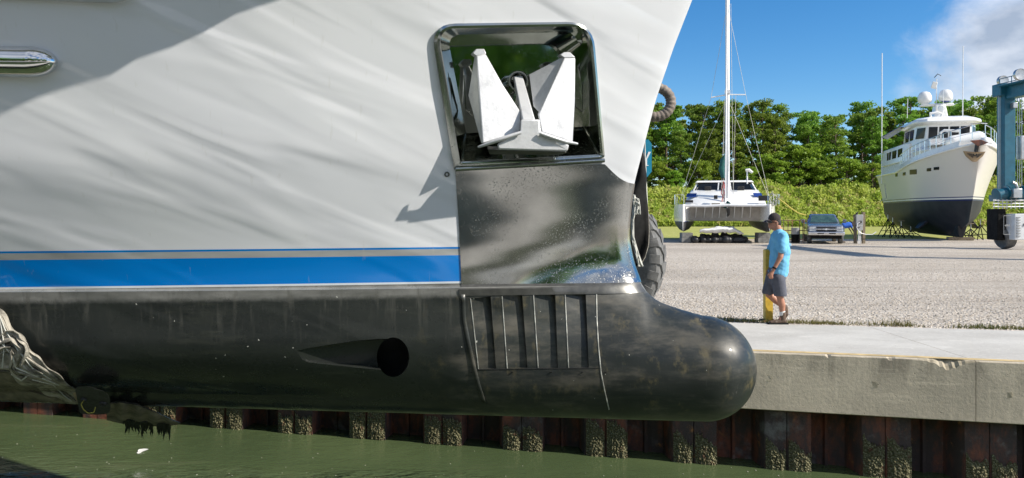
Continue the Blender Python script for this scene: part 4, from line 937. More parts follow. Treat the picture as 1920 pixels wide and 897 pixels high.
for (x0, x1, y) in ((-3.05,-2.5,.2),(2.4,3.0,.2)):
    for x in (x0, x1): rl.tube([(x, y, 2.35),(x, y+.05, 2.95)], .016, 5)
    rl.tube([(x0, y, 2.95),(x1, y, 2.95)], .014, 5)
for s in (-1, 1):
    for k in range(5): rl.tube([(s*3.05, .4+k*1.8, 2.35),(s*3.08,.4+k*1.8,2.95)], .015, 5)
    rl.tube([(s*3.08,.3,2.95),(s*3.08,8,2.95)], .012, 5)
rl.build('guard_rail', M['pipe'], cat)
MB().tube([Cb(1458,372,.2),Cb(1470,380,0),Cb(1482,390,0),Cb(1497,400,0),Cb(1512,404,0)], .035, 6).build('mooring_rope', M['rope_yellow'], cat)
mb = MB(); rng = random.Random(8)
for k in range(12): p0 = Cb(rng.uniform(1446,1460), rng.uniform(366,384), .1); mb.tube([p0, p0+Vector((rng.uniform(-.2,.2),0,rng.uniform(.0,.3))), p0+Vector((rng.uniform(-.3,.3),.1,-.1))], .025, 5)
mb.build('rope_coil', M['rope'], cat)
MB().tube([(.10,.0,2.1),(.12,.1,1.75),(.05,.1,1.62)], [.12,.10,.05], 7).build('anchor_chain', M['dark'], cat)
# blocks under the hulls
def stack(px0, px1, y, n=2, lab=''):
    x0, x1 = P(px0, 0, CY+y).x, P(px1, 0, CY+y).x; t = empty('block_stack', ((x0+x1)/2, CY+y, 0), label=lab, cat='blocks', group='stacks of blocks under the catamaran')
    for k in range(n): MB().box((.02*(k%2), 0, .16+.31*k), (x1-x0, .7, .305)).build('concrete_block', M['block'], t, bevel=.015)
stack(1276, 1296, .9, 2, 'grey concrete block stack under the left catamaran hull')
stack(1418, 1440, .9, 2, 'grey concrete block stack under the right catamaran hull, behind the man')
# covered dinghy / tarp heap between the hulls
heap = empty('tarp_heap', (P(1350,0,45.6).x, 45.6, 0), label='heap under white and black tarpaulins lying beneath the catamaran', cat='heap')
rng = random.Random(12)
def hp_(px, py, y=0): p = P(px, py, 45.6+y); return Vector((p.x-heap.location.x, y, p.z))
rings = []
for i, t in enumerate(np.linspace(0, 1, 22)):
    px = 1312+83*t; top = 431-4*math.sin(t*3.1)-(2 if .35 < t < .8 else 0)+rng.uniform(-.6,.6)+(8*max(0, t-.8)*5 if t > .8 else 0); bot = 437+rng.uniform(-2,1)+(3 if t > .85 else 0)
    rings.append([hp_(px, bot, -.55), hp_(px, (top+bot)/2-1, -.6), hp_(px, top, -.3), hp_(px, top-.6, .4), hp_(px, bot, .9)])
MB().loft(rings, closed=False, cap=False).build('white_tarpaulin', M['tarp'], heap, smooth=30).modifiers.new('s','SOLIDIFY').thickness = .02
sh = []
for k in range(20): x = -1.55+3.1*k/19; sh.append(((x, rng.uniform(-.3,.3), .2), (x+rng.uniform(-.1,.1), .2, rng.uniform(.3,.5) if 2 < k < 18 else .22), rng.uniform(.18,.28), rng.uniform(.12,.22), 1.4))
blob('black_tarpaulin', sh, M['blacktarp'], heap, .035, 1)
# ================================================================= RACK AND BARREL
rack = empty('pipe_rack', (P(1488,0,46).x, 46, 0), label='rusty tubular metal rack standing left of the pickup truck', cat='rack')
mb = MB(); xs = [P(x,0,46).x-rack.location.x for x in (1466,1482,1504,1510)]
for x in xs:
    for y in (-.3,.4): mb.tube([(x,y,0),(x,y,1.4)], .022, 5)
for z in (1.38,.75,.2): mb.tube([(xs[0],-.3,z),(xs[-1],-.3,z)], .02, 5); mb.tube([(xs[0],.4,z),(xs[-1],.4,z)], .02, 5)
mb.build('frame', M['rust'], rack)
bar_ = empty('drum', (P(1491,0,45.6).x, 45.6, 0), label='black drum with a pale grey upper half beside the truck', cat='drum')
MB().lathe([(.22,0),(.23,.02),(.23,.5),(.235,.51),(.235,.53)], (0,0,0), 18).build('drum_body', M['black'], bar_)
MB().lathe([(.232,.53),(.236,.56),(.232,.9),(.24,.92),(.21,.93)], (0,0,0), 18).build('drum_top', M['grey'], bar_)
# ================================================================= PICKUP TRUCK
TY = 44.0; tr = empty('pickup_truck', (P(1549,0,TY).x, TY, 0), R(-18), label='blue grey pickup truck facing the camera on the gravel', cat='pickup truck')
def section(w, zb, zt, inset=.06): return [(-w, zb),(-w-.01,(zb+zt)/2),(-w+inset*.5, zt-.05),(-w+inset*2.2, zt),(w-inset*2.2, zt),(w-inset*.5, zt-.05),(w+.01,(zb+zt)/2),(w, zb)]
rings = []
for y, w, zb, zt in ((0,.86,.55,1.00),(.08,.94,.5,1.10),(.5,.99,.5,1.15),(1.2,1.0,.5,1.20),(1.5,1.0,.5,1.22),(3.3,1.0,.5,1.22),(3.35,1.0,.5,1.24),(5.5,.99,.5,1.24),(5.6,.97,.55,1.20)): rings.append([(a, y, z) for a, z in section(w, zb, zt)])
MB().loft(rings).build('body', M['truck'], tr, smooth=40)
rings = [[(a*w, y0 if False else y, z) for a, y in ((-1, y0+.25),(-.85, y0),(.85, y0),(1, y0+.25),(1, y1),(-1, y1))] for z, w, y0, y1 in ((1.2,.92,1.45,3.3),(1.45,.86,1.85,3.22),(1.70,.76,2.25,3.15),(1.76,.66,2.45,3.0))]
MB().loft(rings).build('cab', M['truck'], tr, smooth=40)
MB().loft([[(-.78,1.505,1.26),(.78,1.505,1.26),(.78,1.52,1.24),(-.78,1.52,1.24)], [(-.62,2.23,1.69),(.62,2.23,1.69),(.62,2.27,1.68),(-.62,2.27,1.68)]]).build('windscreen', simple('reflecting_windscreen', (.05,.09,.07), .04, var=.3, coat=1), tr, smooth=0)
for s in (-1, 1): MB().loft([[(s*.915,1.9,1.26),(s*.915,3.1,1.26),(s*.93,3.1,1.26),(s*.93,1.9,1.26)], [(s*.775,2.3,1.66),(s*.775,3.05,1.66),(s*.79,3.05,1.66),(s*.79,2.3,1.66)]]).build('side_window', M['glass'], tr, smooth=0)
MB().box((0,-.02,.86), (1.06,.10,.30)).build('grille', M['dark'], tr, bevel=.02)
MB().box((0,-.05,.875), (1.16,.10,.055)).build('grille_bar', M['chrome'], tr, bevel=.01)
bt_ = [(-.16,0,-.018),(-.05,0,-.018),(-.035,0,-.045),(.05,0,-.045),(.04,0,-.018),(.16,0,-.018),(.15,0,.022),(.05,0,.022),(.035,0,.045),(-.05,0,.045),(-.04,0,.022),(-.15,0,.022)]
MB().prism([(x*1.1, -.115, .875+z*1.1) for x, y, z in bt_], (0,.02,0)).build('emblem', M['letter'], tr, smooth=0)
for s in (-1, 1):
    hl = MB().box((s*.74,.02,.94), (.34,.12,.14)).build('headlight', M['lamp'], tr, bevel=.02)
    MB().box((s*.74,.02,.80), (.34,.12,.11)).build('indicator_lamp', M['lamp'], tr, bevel=.015)
    MB().bar((s*.98,1.75,1.28),(s*1.12,1.72,1.30), .05, .05).build('mirror_arm', M['black'], tr)
    m_ = MB().box((s*1.17,1.72,1.33), (.20,.12,.22)).build('wing_mirror', M['truck'], tr, bevel=.03)
    for y in (.95, 4.5):
        w_ = MB().lathe([(.25,-.11),(.36,-.12),(.38,-.09),(.38,.09),(.36,.12),(.25,.11)], (s*.86,y,.38), 24, Matrix.Rotation(R(90), 3, 'Y')).build('wheel', M['tyre'], tr)
        MB().lathe([(.24,-.105),(.22,-.06),(.06,-.09),(.02,-.10)], (s*.86,y,.38), 18, Matrix.Rotation(R(90 if s < 0 else -90), 3, 'Y')).build('rim', M['steel'], w_)
MB().box((0,-.14,.62), (1.98,.22,.20)).build('bumper', M['chrome'], tr, bevel=.04)
for s in (-1,1): MB().box((s*.32,-.252,.63), (.36,.01,.06)).build('bumper_slot', M['dark'], tr)
MB().box((0,.1,.42), (1.7,.3,.22)).build('air_dam', M['black'], tr, bevel=.03)
for x in (-.35, .4): MB().box((x,2.6,1.3), (.42,.2,.42)).build('seat', M['grey'], tr, bevel=.05)
# ================================================================= BENDING PERSON BEHIND THE TRUCK
p2 = empty('person', (P(1586,0,46).x, 46, 0), label='person in royal blue top bending over beside the truck and power pedestal', cat='person')
def Q(px, py, y=0): p = P(px, py, 46); return Vector((p.x-p2.location.x, y, p.z))
sh = []; S(Q(1580,424), Q(1592,422), .15, .15, 1.4); S(Q(1592,422), Q(1596,421), .08, .07); S(Q(1597,420), Q(1599,421), .105, .10, .9); S(Q(1601,422), Q(1602,423), .03, .025)
for s in (-1, 1): 
    S(Q(1592,422,s*.17), Q(1595,429,s*.2), .055, .045); S(Q(1595,429,s*.2), Q(1599,436,s*.18), .044, .03); S(Q(1599,436,s*.18), Q(1600.5,438.5,s*.17), .035, .03)
    for k in range(4): b = Q(1599.6+k*.5,438.6,s*.17+.01*k); S(b, b+Vector((.01,0,-.06)), .012, .009)
    S(Q(1579,426,s*.1), (-.25,s*.12,.5), .10, .07); S((-.25,s*.12,.5), (-.3,s*.13,.08), .065,.05); S((-.3,s*.13,.05), (-.12,s*.14,.05), .05,.04)
blob('body', sh, M['skin_dark'], p2, .016, 2)
blob('t_shirt', [(Q(1581,424), Q(1591,422), .18, .185, 1.35), (Q(1592,421,-.15), Q(1594,426,-.19), .085, .07), (Q(1592,421,.15), Q(1594,426,.19), .085, .07)], M['shirt2'], p2, .016, 2)
blob('trousers', [(Q(1578,425), Q(1580,425), .17, .17, 1.2)]+[(Q(1578.5,427,s*.1), (-.25,s*.12,.5), .13, .09) for s in (-1,1)]+[((-.25,s*.12,.5), (-.3,s*.13,.12), .085, .075) for s in (-1,1)], M['shorts'], p2, .018, 2)
blob('cap', [(Q(1597.5,418.5), Q(1598,418.5), .11, .105, .9)], M['cap'], p2, .016, 1)
# ================================================================= POWER PEDESTAL
ped = empty('power_pedestal', (P(1609,0,44.6).x, 44.6, 0), label='grey electrical power pedestal with timber posts and looped cables beside the truck', cat='power pedestal')
def W2(px, py, y=0): p = P(px, py, 44.6); return Vector((p.x-ped.location.x, y, p.z))
for px, top in ((1605,402),(1620.5,398)):
    z = W2(px, top).z; MB().box((W2(px,0).x, .1, z/2), (.15,.15,z)).build('timber_post', M['wood'], ped)
MB().box((W2(1611,0).x, .0, 1.42), (.42,.16,.62)).build('meter_box', M['grey'], ped, bevel=.02)
MB().box((W2(1611,0).x, -.02, .95), (.36,.14,.32)).build('socket_box', M['grey'], ped, bevel=.02)
MB().box((W2(1612.5,0).x, -.1, 1.3), (.12,.06,.14)).build('socket', M['dark'], ped, bevel=.02)
MB().tube([(W2(1607,0).x,0,1.85-.14),(W2(1606,0).x,-.0,1.95-.14),(W2(1609,0).x,-.0,1.98-.14)], .06, 8).build('conduit_head', M['dark'], ped)
for x, c in ((1609,'alu'),(1611.5,'alu'),(1613,'grey')): MB().tube([(W2(x,0).x,-.05,0),(W2(x,0).x,-.05,.85)], .03, 6).build('conduit', M[c], ped)
MB().tube([(W2(a,0).x,-.12,z) for a, z in ((1611,1.3),(1606,1.2),(1604.5,.95),(1608,.75),(1613,.62),(1622,.55),(1634,.55),(1641,.7))], .022, 6).build('cable', M['alu'], ped)
MB().tube([(W2(a,0).x,-.12,z) for a, z in ((1611,1.0),(1603,.9),(1602,.5),(1603.5,.1))], .022, 6).build('cable', M['dark'], ped)
# ================================================================= TRAWLER YACHT ON STANDS
YB = 15.0; bowp = P(1838, 0, 46.0)
tw = empty('trawler_yacht', (bowp.x, 46.0, 0), R(-YB), label='cream and navy trawler yacht with white pilothouse and radar domes, propped on stands', cat='yacht')
# local frame: origin under the stem head, +y aft, x to starboard (right in view)
def hw_(t):   # deck half breadth along 0..1
    return 2.75*min(1, math.sin(min(t*2.35, 1)*math.pi/2)**.62)*(1-.12*max(0, t-.6))
rings = []; LEN = 16.5
def sheer(t): return 6.15-1.35*min(1, t*1.9)**.8+.1*t
for t in list(np.linspace(0, .12, 9))+list(np.linspace(.15, 1, 22)):
    hb_ = hw_(t); zs_ = sheer(t); ring = []
    for i, q in enumerate((1, .85, .7, .55, .42, .36, .30, .22, .14, .07, .0)):
        z0 = .32+1.25*max(0, .22-t)**1.4*6; z = z0+(zs_-z0)*q
        rake = 2.2*(1-q)**1.25*(1-min(1, t*1.0)) if True else 0
        f = {1:1, .85:.93, .7:.87, .55:.82, .42:.80, .36:.79, .30:.77, .22:.69, .14:.52, .07:.29, .0:.05}[q]
        sharp = min(1, (t/.40))**(.50*(1-q)); w = max(.015, hb_*f*sharp)
        ring.append((w, rake+t*(LEN-2.2*(1-q)**1.25*.0), z))
    rings.append([(-w, y, z) for w, y, z in ring]+[(w, y, z) for w, y, z in ring[::-1]])
tmb = MB().loft(rings); 
m = Mt('trawler_hull_paint'); sp_ = m.n('ShaderNodeSeparateXYZ'); m.l(m.tc.outputs['Object'], sp_.inputs[0]); z = sp_.outputs[2]
c = m.mix(m.math('GREATER_THAN', z, 2.62), m.mix(m.rng(m.noise(1.2,5,.6),.3,.7), (.010,.013,.022), (.025,.028,.036)), (.02,.035,.13)); c = m.mix(m.math('GREATER_THAN', z, 2.72), c, (.75,.74,.7)); c = m.mix(m.math('GREATER_THAN', z, 2.82), c, (.04,.06,.16)); c = m.mix(m.math('GREATER_THAN', z, 2.88), c, (.66,.635,.59))
m.set('Base Color', c); rgh = m.rng(z, 2.6, 2.65, .55, .25); m.set('Roughness', rgh)
thull = tmb.build('hull', m.m, tw, smooth=40)
tv = [Vector(v) for v in tmb.v]; tb = BVHTree.FromPolygons(tv, [f for f in tmb.f if len(f) == 4])
TI = (Matrix.Translation(tw.location) @ Matrix.Rotation(R(-YB), 4, 'Z')).inverted(); TEy = TI @ EYE
def th(px, py, off=.02):
    d = (TI.to_3x3() @ ray(px, py)).normalized(); l, n_, i, t = tb.ray_cast(TEy, d)
    if l is None: return None
    if n_.dot(d) > 0: n_ = -n_
    return l+n_*off
def tY(px, py, y):    # local point on a plane at local y
    d = TI.to_3x3() @ ray(px, py); t = (y-TEy.y)/d.y; return TEy+d*t
# rubbing strake, portholes
for s in (-1, 1):
    MB().tube([(s*(hw_(t)*1.0+.02), t*LEN, sheer(t)+.0) for t in np.linspace(.0, 1, 30)], .075, 7).build('cap_rail', M['white'], tw)
    MB().loft([[(s*(hw_(t)+.0), t*LEN, sheer(t)), (s*(hw_(t)-.05), t*LEN, sheer(t)+.42-.1*t), (s*(hw_(t)-.14), t*LEN, sheer(t)+.42-.1*t), (s*(hw_(t)-.12), t*LEN, sheer(t))] for t in np.linspace(.05, .5, 16)]).build('bulwark', M['white'], tw)
for x0, y0, x1, y1 in ((1679,325,1683,331),(1693,323,1698,329),(1706,317.5,1719,327),(1738,315,1746,321),(1751,313,1761,318.5)):
    q4 = [th(x0,y0+1), th(x1,y0), th(x1,y1), th(x0,y1+.6)]
    if all(q4): MB().prism(q4, (q4[1]-q4[0]).cross(q4[3]-q4[0]).normalized()*.02).build('porthole', M['glass'], tw, smooth=0)
# emblem shield with winged M
M['emb'] = simple('bronze_emblem', (.36,.25,.14), .5, .2, var=.15)
shp = [(1810,284),(1845,286),(1842,293),(1828,303.5),(1820,300),(1812,290)]
q6 = [th(x, y, .03) for x, y in ((1810,284),(1820,284.6),(1832,285.4))]
eb = P(1828,292,45.6); ebl = TI @ eb
def em(px, py, y=-.22): return tY(px, py, y)
shield = [em(1808,283.5),em(1828,285.5),em(1848,284.5),em(1843,293),(em(1831,303.5)),em(1825,303),em(1813,293)]
sh_ = MB().prism(shield, (0,.25,0)).build('emblem_shield', M['emb'], tw, smooth=0)
def strip(pts, w, name='emblem_mark', d=-.232):
    mb = MB()
    for a, b in zip(pts[:-1], pts[1:]): mb.bar(em(*a, d), em(*b, d), w, w)
    mb.build(name, M['dark'], sh_, smooth=0)
strip([(1824,296),(1824.6,289),(1828,293.5),(1831.4,289),(1832,296)], .045)
for s in (-1, 1):
    for k in range(3): strip([(1828+s*5.5,289.5+k*2.4),(1828+s*(14-3*k),288.8+k*2.3)], .04)
# bow anchor on its roller
ba = MB(); ba.loft([[tY(1818,264,-.5),tY(1840,262,-.5),tY(1854,268,-.5),tY(1834,275,-.5)], [tY(1822,266,.2),tY(1840,264,.2),tY(1850,268,.2),tY(1834,272,.2)]]); ba.build('bow_anchor', M['rust'], tw, bevel=.03)
MB().bar(tY(1832,272,-.35), tY(1830,285,-.25), .14, .2).build('bow_roller', M['dark'], tw)
# superstructure
def house(name, mat, levels, bevel=.05, smooth=40):
    rings = [[(-w+c_, y0, z),(w-c_, y0, z),(w, y0+c_*1.6, z),(w, y1, z),(-w, y1, z),(-w, y0+c_*1.6, z)] for z, w, y0, y1, c_ in levels]; return MB().loft(rings).build(name, mat, tw, smooth=smooth, bevel=bevel)
house('fore_cabin', M['white'], ((5.5,1.7,4.4,12,.6),(6.2,2.0,4.2,12,.8),(6.45,1.9,4.6,12,.8)))
house('side_deck', M['white'], ((4.6,2.3,5.5,15.8,.4),(5.5,2.4,5.2,16.0,.4),(5.62,2.36,5.3,15.9,.4)))
house('trunk', M['white'], ((6.4,1.7,3.0,6.2,.8),(6.9,1.5,4.4,6.2,.7)))
house('saloon', M['white'], ((5.6,2.5,8,15.3,.3),(6.9,2.4,8,15.1,.3)))
PHY = 6.3
house('pilothouse', M['white'], ((6.3,2.0,PHY,10.5,.55),(7.05,1.95,PHY+.1,10.5,.55),(8.05,1.85,PHY-.12,10.5,.52)))
house('roof', M['white'], ((8.02,1.95,PHY-.45,10.6,.6),(8.18,2.15,PHY-.65,10.8,.6),(8.40,2.1,PHY-.5,10.8,.6),(8.60,1.7,PHY+.1,10.4,.6)))
for (x0, x1) in ((-1.28,-.72),(-.62,-.05),(.05,.62),(.72,1.28)):
    zz = (7.08, 7.85); yy = [PHY+.1-.22*(z-7.05) for z in zz]
    MB().prism([(x0, yy[0]-.02, zz[0]),(x1, yy[0]-.02, zz[0]),(x1, yy[1]-.02, zz[1]),(x0, yy[1]-.02, zz[1])], (0,.015,0)).build('window', M['glass'], tw, smooth=0)
for s in (-1, 1):
    a0, b0 = Vector((s*1.49, PHY+.26, 7.1)), Vector((s*1.88, PHY+.88, 7.1)); a1, b1 = Vector((s*1.42, PHY+.08, 7.85)), Vector((s*1.80, PHY+.72, 7.85)); nrm = Vector((s*.85,-.5,-.06)).normalized()
    MB().prism([a0+nrm*.03, b0+nrm*.03, b1+nrm*.03, a1+nrm*.03], nrm*.015).build('window', M['glass'], tw, smooth=0)
    for y0 in (PHY+1.5, PHY+2.8): MB().box((s*1.92, y0+.3, 7.45), (.06, .95, .75)).build('side_window', M['glass'], tw)
    for y0 in (9.2, 11.0, 12.8): MB().box((s*2.46, y0, 6.3), (.06, 1.2, .6)).build('saloon_window', M['glass'], tw)
for x in (-1.0,-.3,.4,1.0): MB().tube([(x, PHY+.0, 7.98),(x+.12, PHY-.05, 7.6)], .015, 4).build('wiper', M['black'], tw)
MB().lathe([(.14,-.02),(.14,.02),(.09,.03)], (-.0, PHY-.48, 8.16), 16, Matrix.Rotation(R(90), 3, 'X')).build('searchlight', M['steel'], tw)
# mast tower, domes, aerials
my = 8.6
MB().loft([[(-.5,my-.6,8.45),(.5,my-.6,8.45),(.5,my+.5,8.45),(-.5,my+.5,8.45)], [(-.32,my-.35,9.75),(.32,my-.35,9.75),(.32,my+.4,9.75),(-.32,my+.4,9.75)]]).build('mast_tower', M['white'], tw, bevel=.08)
MB().loft([[(-1.35,my-.15,9.62),(.95,my-.15,9.62),(.95,my+.3,9.62),(-1.35,my+.3,9.62)], [(-1.2,my-.2,9.78),(.9,my-.2,9.78),(.9,my+.35,9.78),(-1.2,my+.35,9.78)]]).build('spreader_wing', M['white'], tw, bevel=.05)
for x, z, nm in ((-.95, 9.85, 1), (.42, 9.95, 0)):
    d_ = MB().lathe([(.30,0),(.44,.06),(.47,.3),(.45,.52),(.34,.74),(.18,.83),(.02,.86)], (x, my, z), 22).build('radar_dome', M['white'], tw, smooth=60)
    MB().lathe([(.20,-.1),(.30,.0),(.31,.01)], (x, my, z), 18).build('dome_base', M['blue_line'] if not nm else M['white'], d_)
MB().tube([(-.15,my+.1,9.7),(-.15,my+.1,11.6)], .035, 6).build('masthead_pole', M['alu'], tw)
MB().box((-.3,my+.1,11.15), (.34,.08,.5), Matrix.Rotation(R(18), 3, 'Y')).build('folded_flag', M['sock'], tw, bevel=.03)
MB().tube([(-.32,my,11.7),(-.1,my,11.95),(.12,my,11.8)], .03, 5).build('wind_vane', M['dark'], tw)
MB().lathe([(.26,0),(.27,.05),(.2,.12)], (0, my-.55, 9.35), 14, Matrix.Rotation(R(90), 3, 'X')).build('radar_scanner', M['white'], tw)
MB().tube([tY(1750,222,6.8)+Vector((-.15,0,0)), tY(1750,213,6.8)+Vector((-.2,0,0)), tY(1758,211,6.8), tY(1766,214,6.8), tY(1764,222,6.8)], .09, 8).build('horn_bracket', M['white'], tw)
for px, y0, y1, yl in ((1653,345,100,14.0),(1805,222,87,7.6),(1768,220,170,7.9),(1701,222,185,7.0)):
    MB().tube([tY(px, y0, yl), tY(px+1, y1, yl)], .035 if y1 < 150 else .022, 6).build('whip_aerial', M['alu'], tw)
# canopy to port, aft side
MB().add([tY(1653,258,9.5),tY(1688,238,9.0),tY(1700,240,12),tY(1664,262,12.4)], [(0,1,2,3)]).build('side_awning', M['blue_line'], tw, smooth=0).modifiers.new('s','SOLIDIFY').thickness = .04
# rails
rl = MB()
def rail(pts, h=.85, mids=(.45,), step=1):
    top = [Vector(p)+Vector((0,0,h)) for p in pts]; rl.tube(top, .028, 6)
    for q in mids: rl.tube([Vector(p)+Vector((0,0,h*q)) for p in pts], .014, 4)
    for p in pts[::step]: rl.tube([p, Vector(p)+Vector((0,0,h))], .024, 5)
for s in (-1, 1): rail([(s*(hw_(t)-.1), t*LEN+.02, sheer(t)+.36-.1*t) for t in np.linspace(.015, .5, 15)])
rl.tube([(-.45,.25,sheer(0)+1.2),(0,-.1,sheer(0)+1.2),(.45,.25,sheer(0)+1.2)], .028, 6)
rl.build('hand_rail', M['pipe'], tw)
g = MB(); g.tube([tY(1786,284,3.5)+Vector((0,0,.8)), tY(1764,262,3.6), tY(1764,249,3.6), tY(1770,245,3.6), tY(1800,246,3.4)], .09, 8); g.build('davit', M['white'], tw)
blob('covered_windlass', [(tY(1846,266,.9), tY(1852,266,1.0), .3, .28, 1), (tY(1856,270,1.2), tY(1860,271,1.2), .25,.2,1)], M['tarp'], tw, .05, 1)
blob('covered_tender', [((-.6,3.3,6.5),(.9,3.4,6.7),.45,.5,1.2), ((.9,3.4,6.8),(1.5,4.8,6.8),.42,.35,1.2)], M['white'], tw, .06, 2)
MB().tube([th(1650,378,.03) or tY(1650,378,14), tY(1662,372,13), tY(1659,345,13)], .03, 5).build('hanging_line', M['rope'], tw)
# keel and rudder mass, props
MB().loft([[(-.12,3.6,.22),(.12,3.6,.22),(.3,3.4,1.0),(-.3,3.4,1.0)], [(-.14,14,.25),(.14,14,.25),(.4,14,1.0),(-.4,14,1.0)]]).build('keel', M['antifoul_navy'], tw, bevel=.03)
for s in (-1, 1): MB().loft([[(s*1.0,6.0,1.5),(s*1.25,6.0,1.5),(s*1.25,7.6,1.5),(s*1.0,7.6,1.5)], [(s*1.75,6.3,.75),(s*1.95,6.3,.75),(s*1.95,7.3,.75),(s*1.75,7.3,.75)]]).build('stabiliser_fin', M['antifoul_navy'], tw, bevel=.03)
# jack stands and blocks
TWM = Matrix.Translation(tw.location) @ Matrix.Rotation(R(-YB), 4, 'Z')
def stand(px, py_top, yl, lab, sc=1.0):
    top = TWM @ tY(px, py_top, yl); base = Vector((top.x, top.y, 0)); t = empty('boat_stand', base, label=lab, cat='boat stand', group='tripod stands propping the trawler yacht')
    mb = MB(); H = top.z
    for k in range(4): a = R(45+90*k); mb.tube([(0,0,H-.35),(math.cos(a)*.75*sc, math.sin(a)*.75*sc, .02)], .032, 6); b = R(135+90*k); mb.tube([(math.cos(a)*.55*sc, math.sin(a)*.55*sc, H*.27),(math.cos(b)*.55*sc, math.sin(b)*.55*sc, H*.27)], .018, 5)
    mb.build('tripod', M['black'], t); MB().tube([(0,0,H-.5),(0,0,H)], .035, 8).build('screw_jack', M['steel'], t); MB().box((0,0,H+.02), (.3,.3,.05)).build('pad', M['wood'], t)
for px, yt, yl, lab in ((1665,402,11.0,'black tripod boat stand under the port quarter, leftmost of the trawler yacht stands'),(1674,408,9.0,'black tripod boat stand, second from the left under the trawler yacht'),(1690,415,7.5,'black tripod boat stand, third from the left under the trawler yacht'),
                        (1708,424,12.0,'black tripod boat stand behind the fin, middle of the trawler yacht stands'),(1806,424,8.0,'black tripod boat stand right of the trawler keel, furthest back'),(1820,420,5.0,'black tripod boat stand under the starboard bow near the navy hull'),(1838,412,5.6,'black tripod boat stand rightmost under the trawler yacht, beside the hoist')):
    stand(px, yt, yl, lab)
kb_ = empty('keel_blocks', TWM @ Vector((0,3.9,0)), R(-YB), label='timber keel blocks under the trawler yacht stem', cat='blocks')
MB().box((0,0,.12), (1.5,.5,.22)).build('timber', M['wood'], kb_); MB().box((.1,.35,.10), (1.1,.3,.2)).build('timber', M['block'], kb_)
# ================================================================= BLUE TRAVEL HOIST, RIGHT
HY = 38.0; th_ = empty('travel_hoist', P(1890,0,HY).xy.to_3d(), label='tall blue travel hoist at the right edge with engine housing and black wheel', cat='travel hoist')
def H(px, py, y=0): p = P(px, py, HY+y); return Vector((p.x-th_.location.x, y, p.z))
def box2(name, x0, x1, y0, y1, yn, yf, mat, bevel=.01):
    a, b = H(x0, y1, 0), H(x1, y0, 0); return MB().box(((a.x+b.x)/2, (yn+yf)/2, (a.z+b.z)/2), (b.x-a.x, yf-yn, b.z-a.z)).build(name, mat, th_, bevel=bevel)
box2('column', 1877,1898,166,358,-.25,.35, M['blue_paint'], .03)
box2('column_cap', 1869,1899,158,181,-.3,.4, M['blue_paint'], .03)
# top girder coming towards the camera
a, b = H(1888,176,0), Vector((H(1888,176,0).x+.6, -11, 0)); b.z = a.z
MB().bar(a+Vector((0,.3,.0)), b, .5, .62).build('top_girder', M['blue_paint'], th_, bevel=.03)
MB().box(Vector((b.x, -11, b.z/2)), (.6,.6,b.z)).build('column', M['blue_paint'], th_, bevel=.03)
mb = MB()
for z in (.45,.7): mb.tube([a+Vector((-.5,-.2,z)), b+Vector((-.5,0,z))], .022, 5)
for t in np.linspace(0, 1, 14): p = (a+Vector((-.5,-.2,0))).lerp(b+Vector((-.5,0,0)), t); mb.tube([p+Vector((0,0,.3)), p+Vector((0,0,.7))], .022, 5)
mb.build('catwalk_rail', M['blue_paint'], th_)
MB().bar(a+Vector((-.42,-.2,.33)), b+Vector((-.42,0,.33)), .5, .06).build('catwalk', M['blue_paint'], th_)
for px, py in ((1880,152),(1912,140)): MB().lathe([(.20,-.08),(.26,-.09),(.26,.09),(.20,.08)], H(px, py, -.1 if px < 1900 else -4)*1, 18, Matrix.Rotation(R(90), 3, 'X')).build('sheave', M['steel'], th_)
box2('flood_lamp', 1888,1896,195,205,-.5,-.26, M['steel'])
for px in (1872,1875,1908,1912,1916): MB().tube([H(px,170), H(px,360)], .018, 5).build('hoist_cable', M['steel'], th_)
box2('hook_block', 1909,1922,255,300,-.2,.2, M['steel'], .05)
box2('lower_girder', 1862,1935,366,378,-.35,.35, M['blue_paint'], .02)
for px in (1878,1911): MB().lathe([(.10,-.28),(.36,-.28),(.36,-.24),(.26,-.22),(.26,.22),(.36,.24),(.36,.28),(.1,.28)], H(px,364,-.3), 20, Matrix.Rotation(R(75), 3, 'Y')).build('winch_drum', M['blue_paint'], th_)
box2('control_box', 1881,1897,355,372,-.8,-.45, M['steel'], .02)
MB().tube([H(1907,378,-.4),H(1907,352,-.4),H(1904,345,-.4),H(1898,342,-.4)], .08, 8).build('exhaust_pipe', M['steel'], th_)
mb = MB()
for py in (376,382,388): mb.tube([H(1862,py,-.55),H(1935,py,-.55)], .03, 5)
for px in range(1864,1935,8): mb.tube([H(px,374,-.55),H(px,392,-.55)], .025, 5)
mb.build('hose_rack', M['steel'], th_)
eh = box2('engine_housing', 1878,1903,401,449,-1.0,-.3, simple('white_housing_paint', (.62,.64,.66), .45, var=.1), .03)
M['grey'] = M['grey']; 
g_ = MB()
for k in range(8): p = H(1906.5,408+k*5,-.9); g_.box(p, (.18,.3,.05))
g_.build('radiator_grille', M['grey'], th_); box2('radiator_housing', 1903,1935,400,449,-.85,-.3, M['dark'], .02)
e1 = H(1884,405,-1.01); 
mb = MB()
for (x0,y0,x1,y1) in ((1882,405,1882,440),(1882,405,1895,405),(1895,405,1895,440),(1882,440,1895,440)): mb.tube([H(x0,y0,-1.0),H(x1,y1,-1.0)], .012, 4)
mb.build('door_seam', M['grey'], eh).parent = th_
box2('door_handle', 1894,1896.5,419,423,-1.04,-.99, M['dark'], 0)
mb = MB()
for k in range(9): mb.box(H(1884.5+k*1.0,423+.3*math.sin(k*2),-1.003), (.02,.006,.05+.03*(k%3)))
mb.build('door_lettering', M['grey'], th_, smooth=0)
box2('fuel_tank', 1861,1877,392,450,-.4,.5, M['black'], .05)
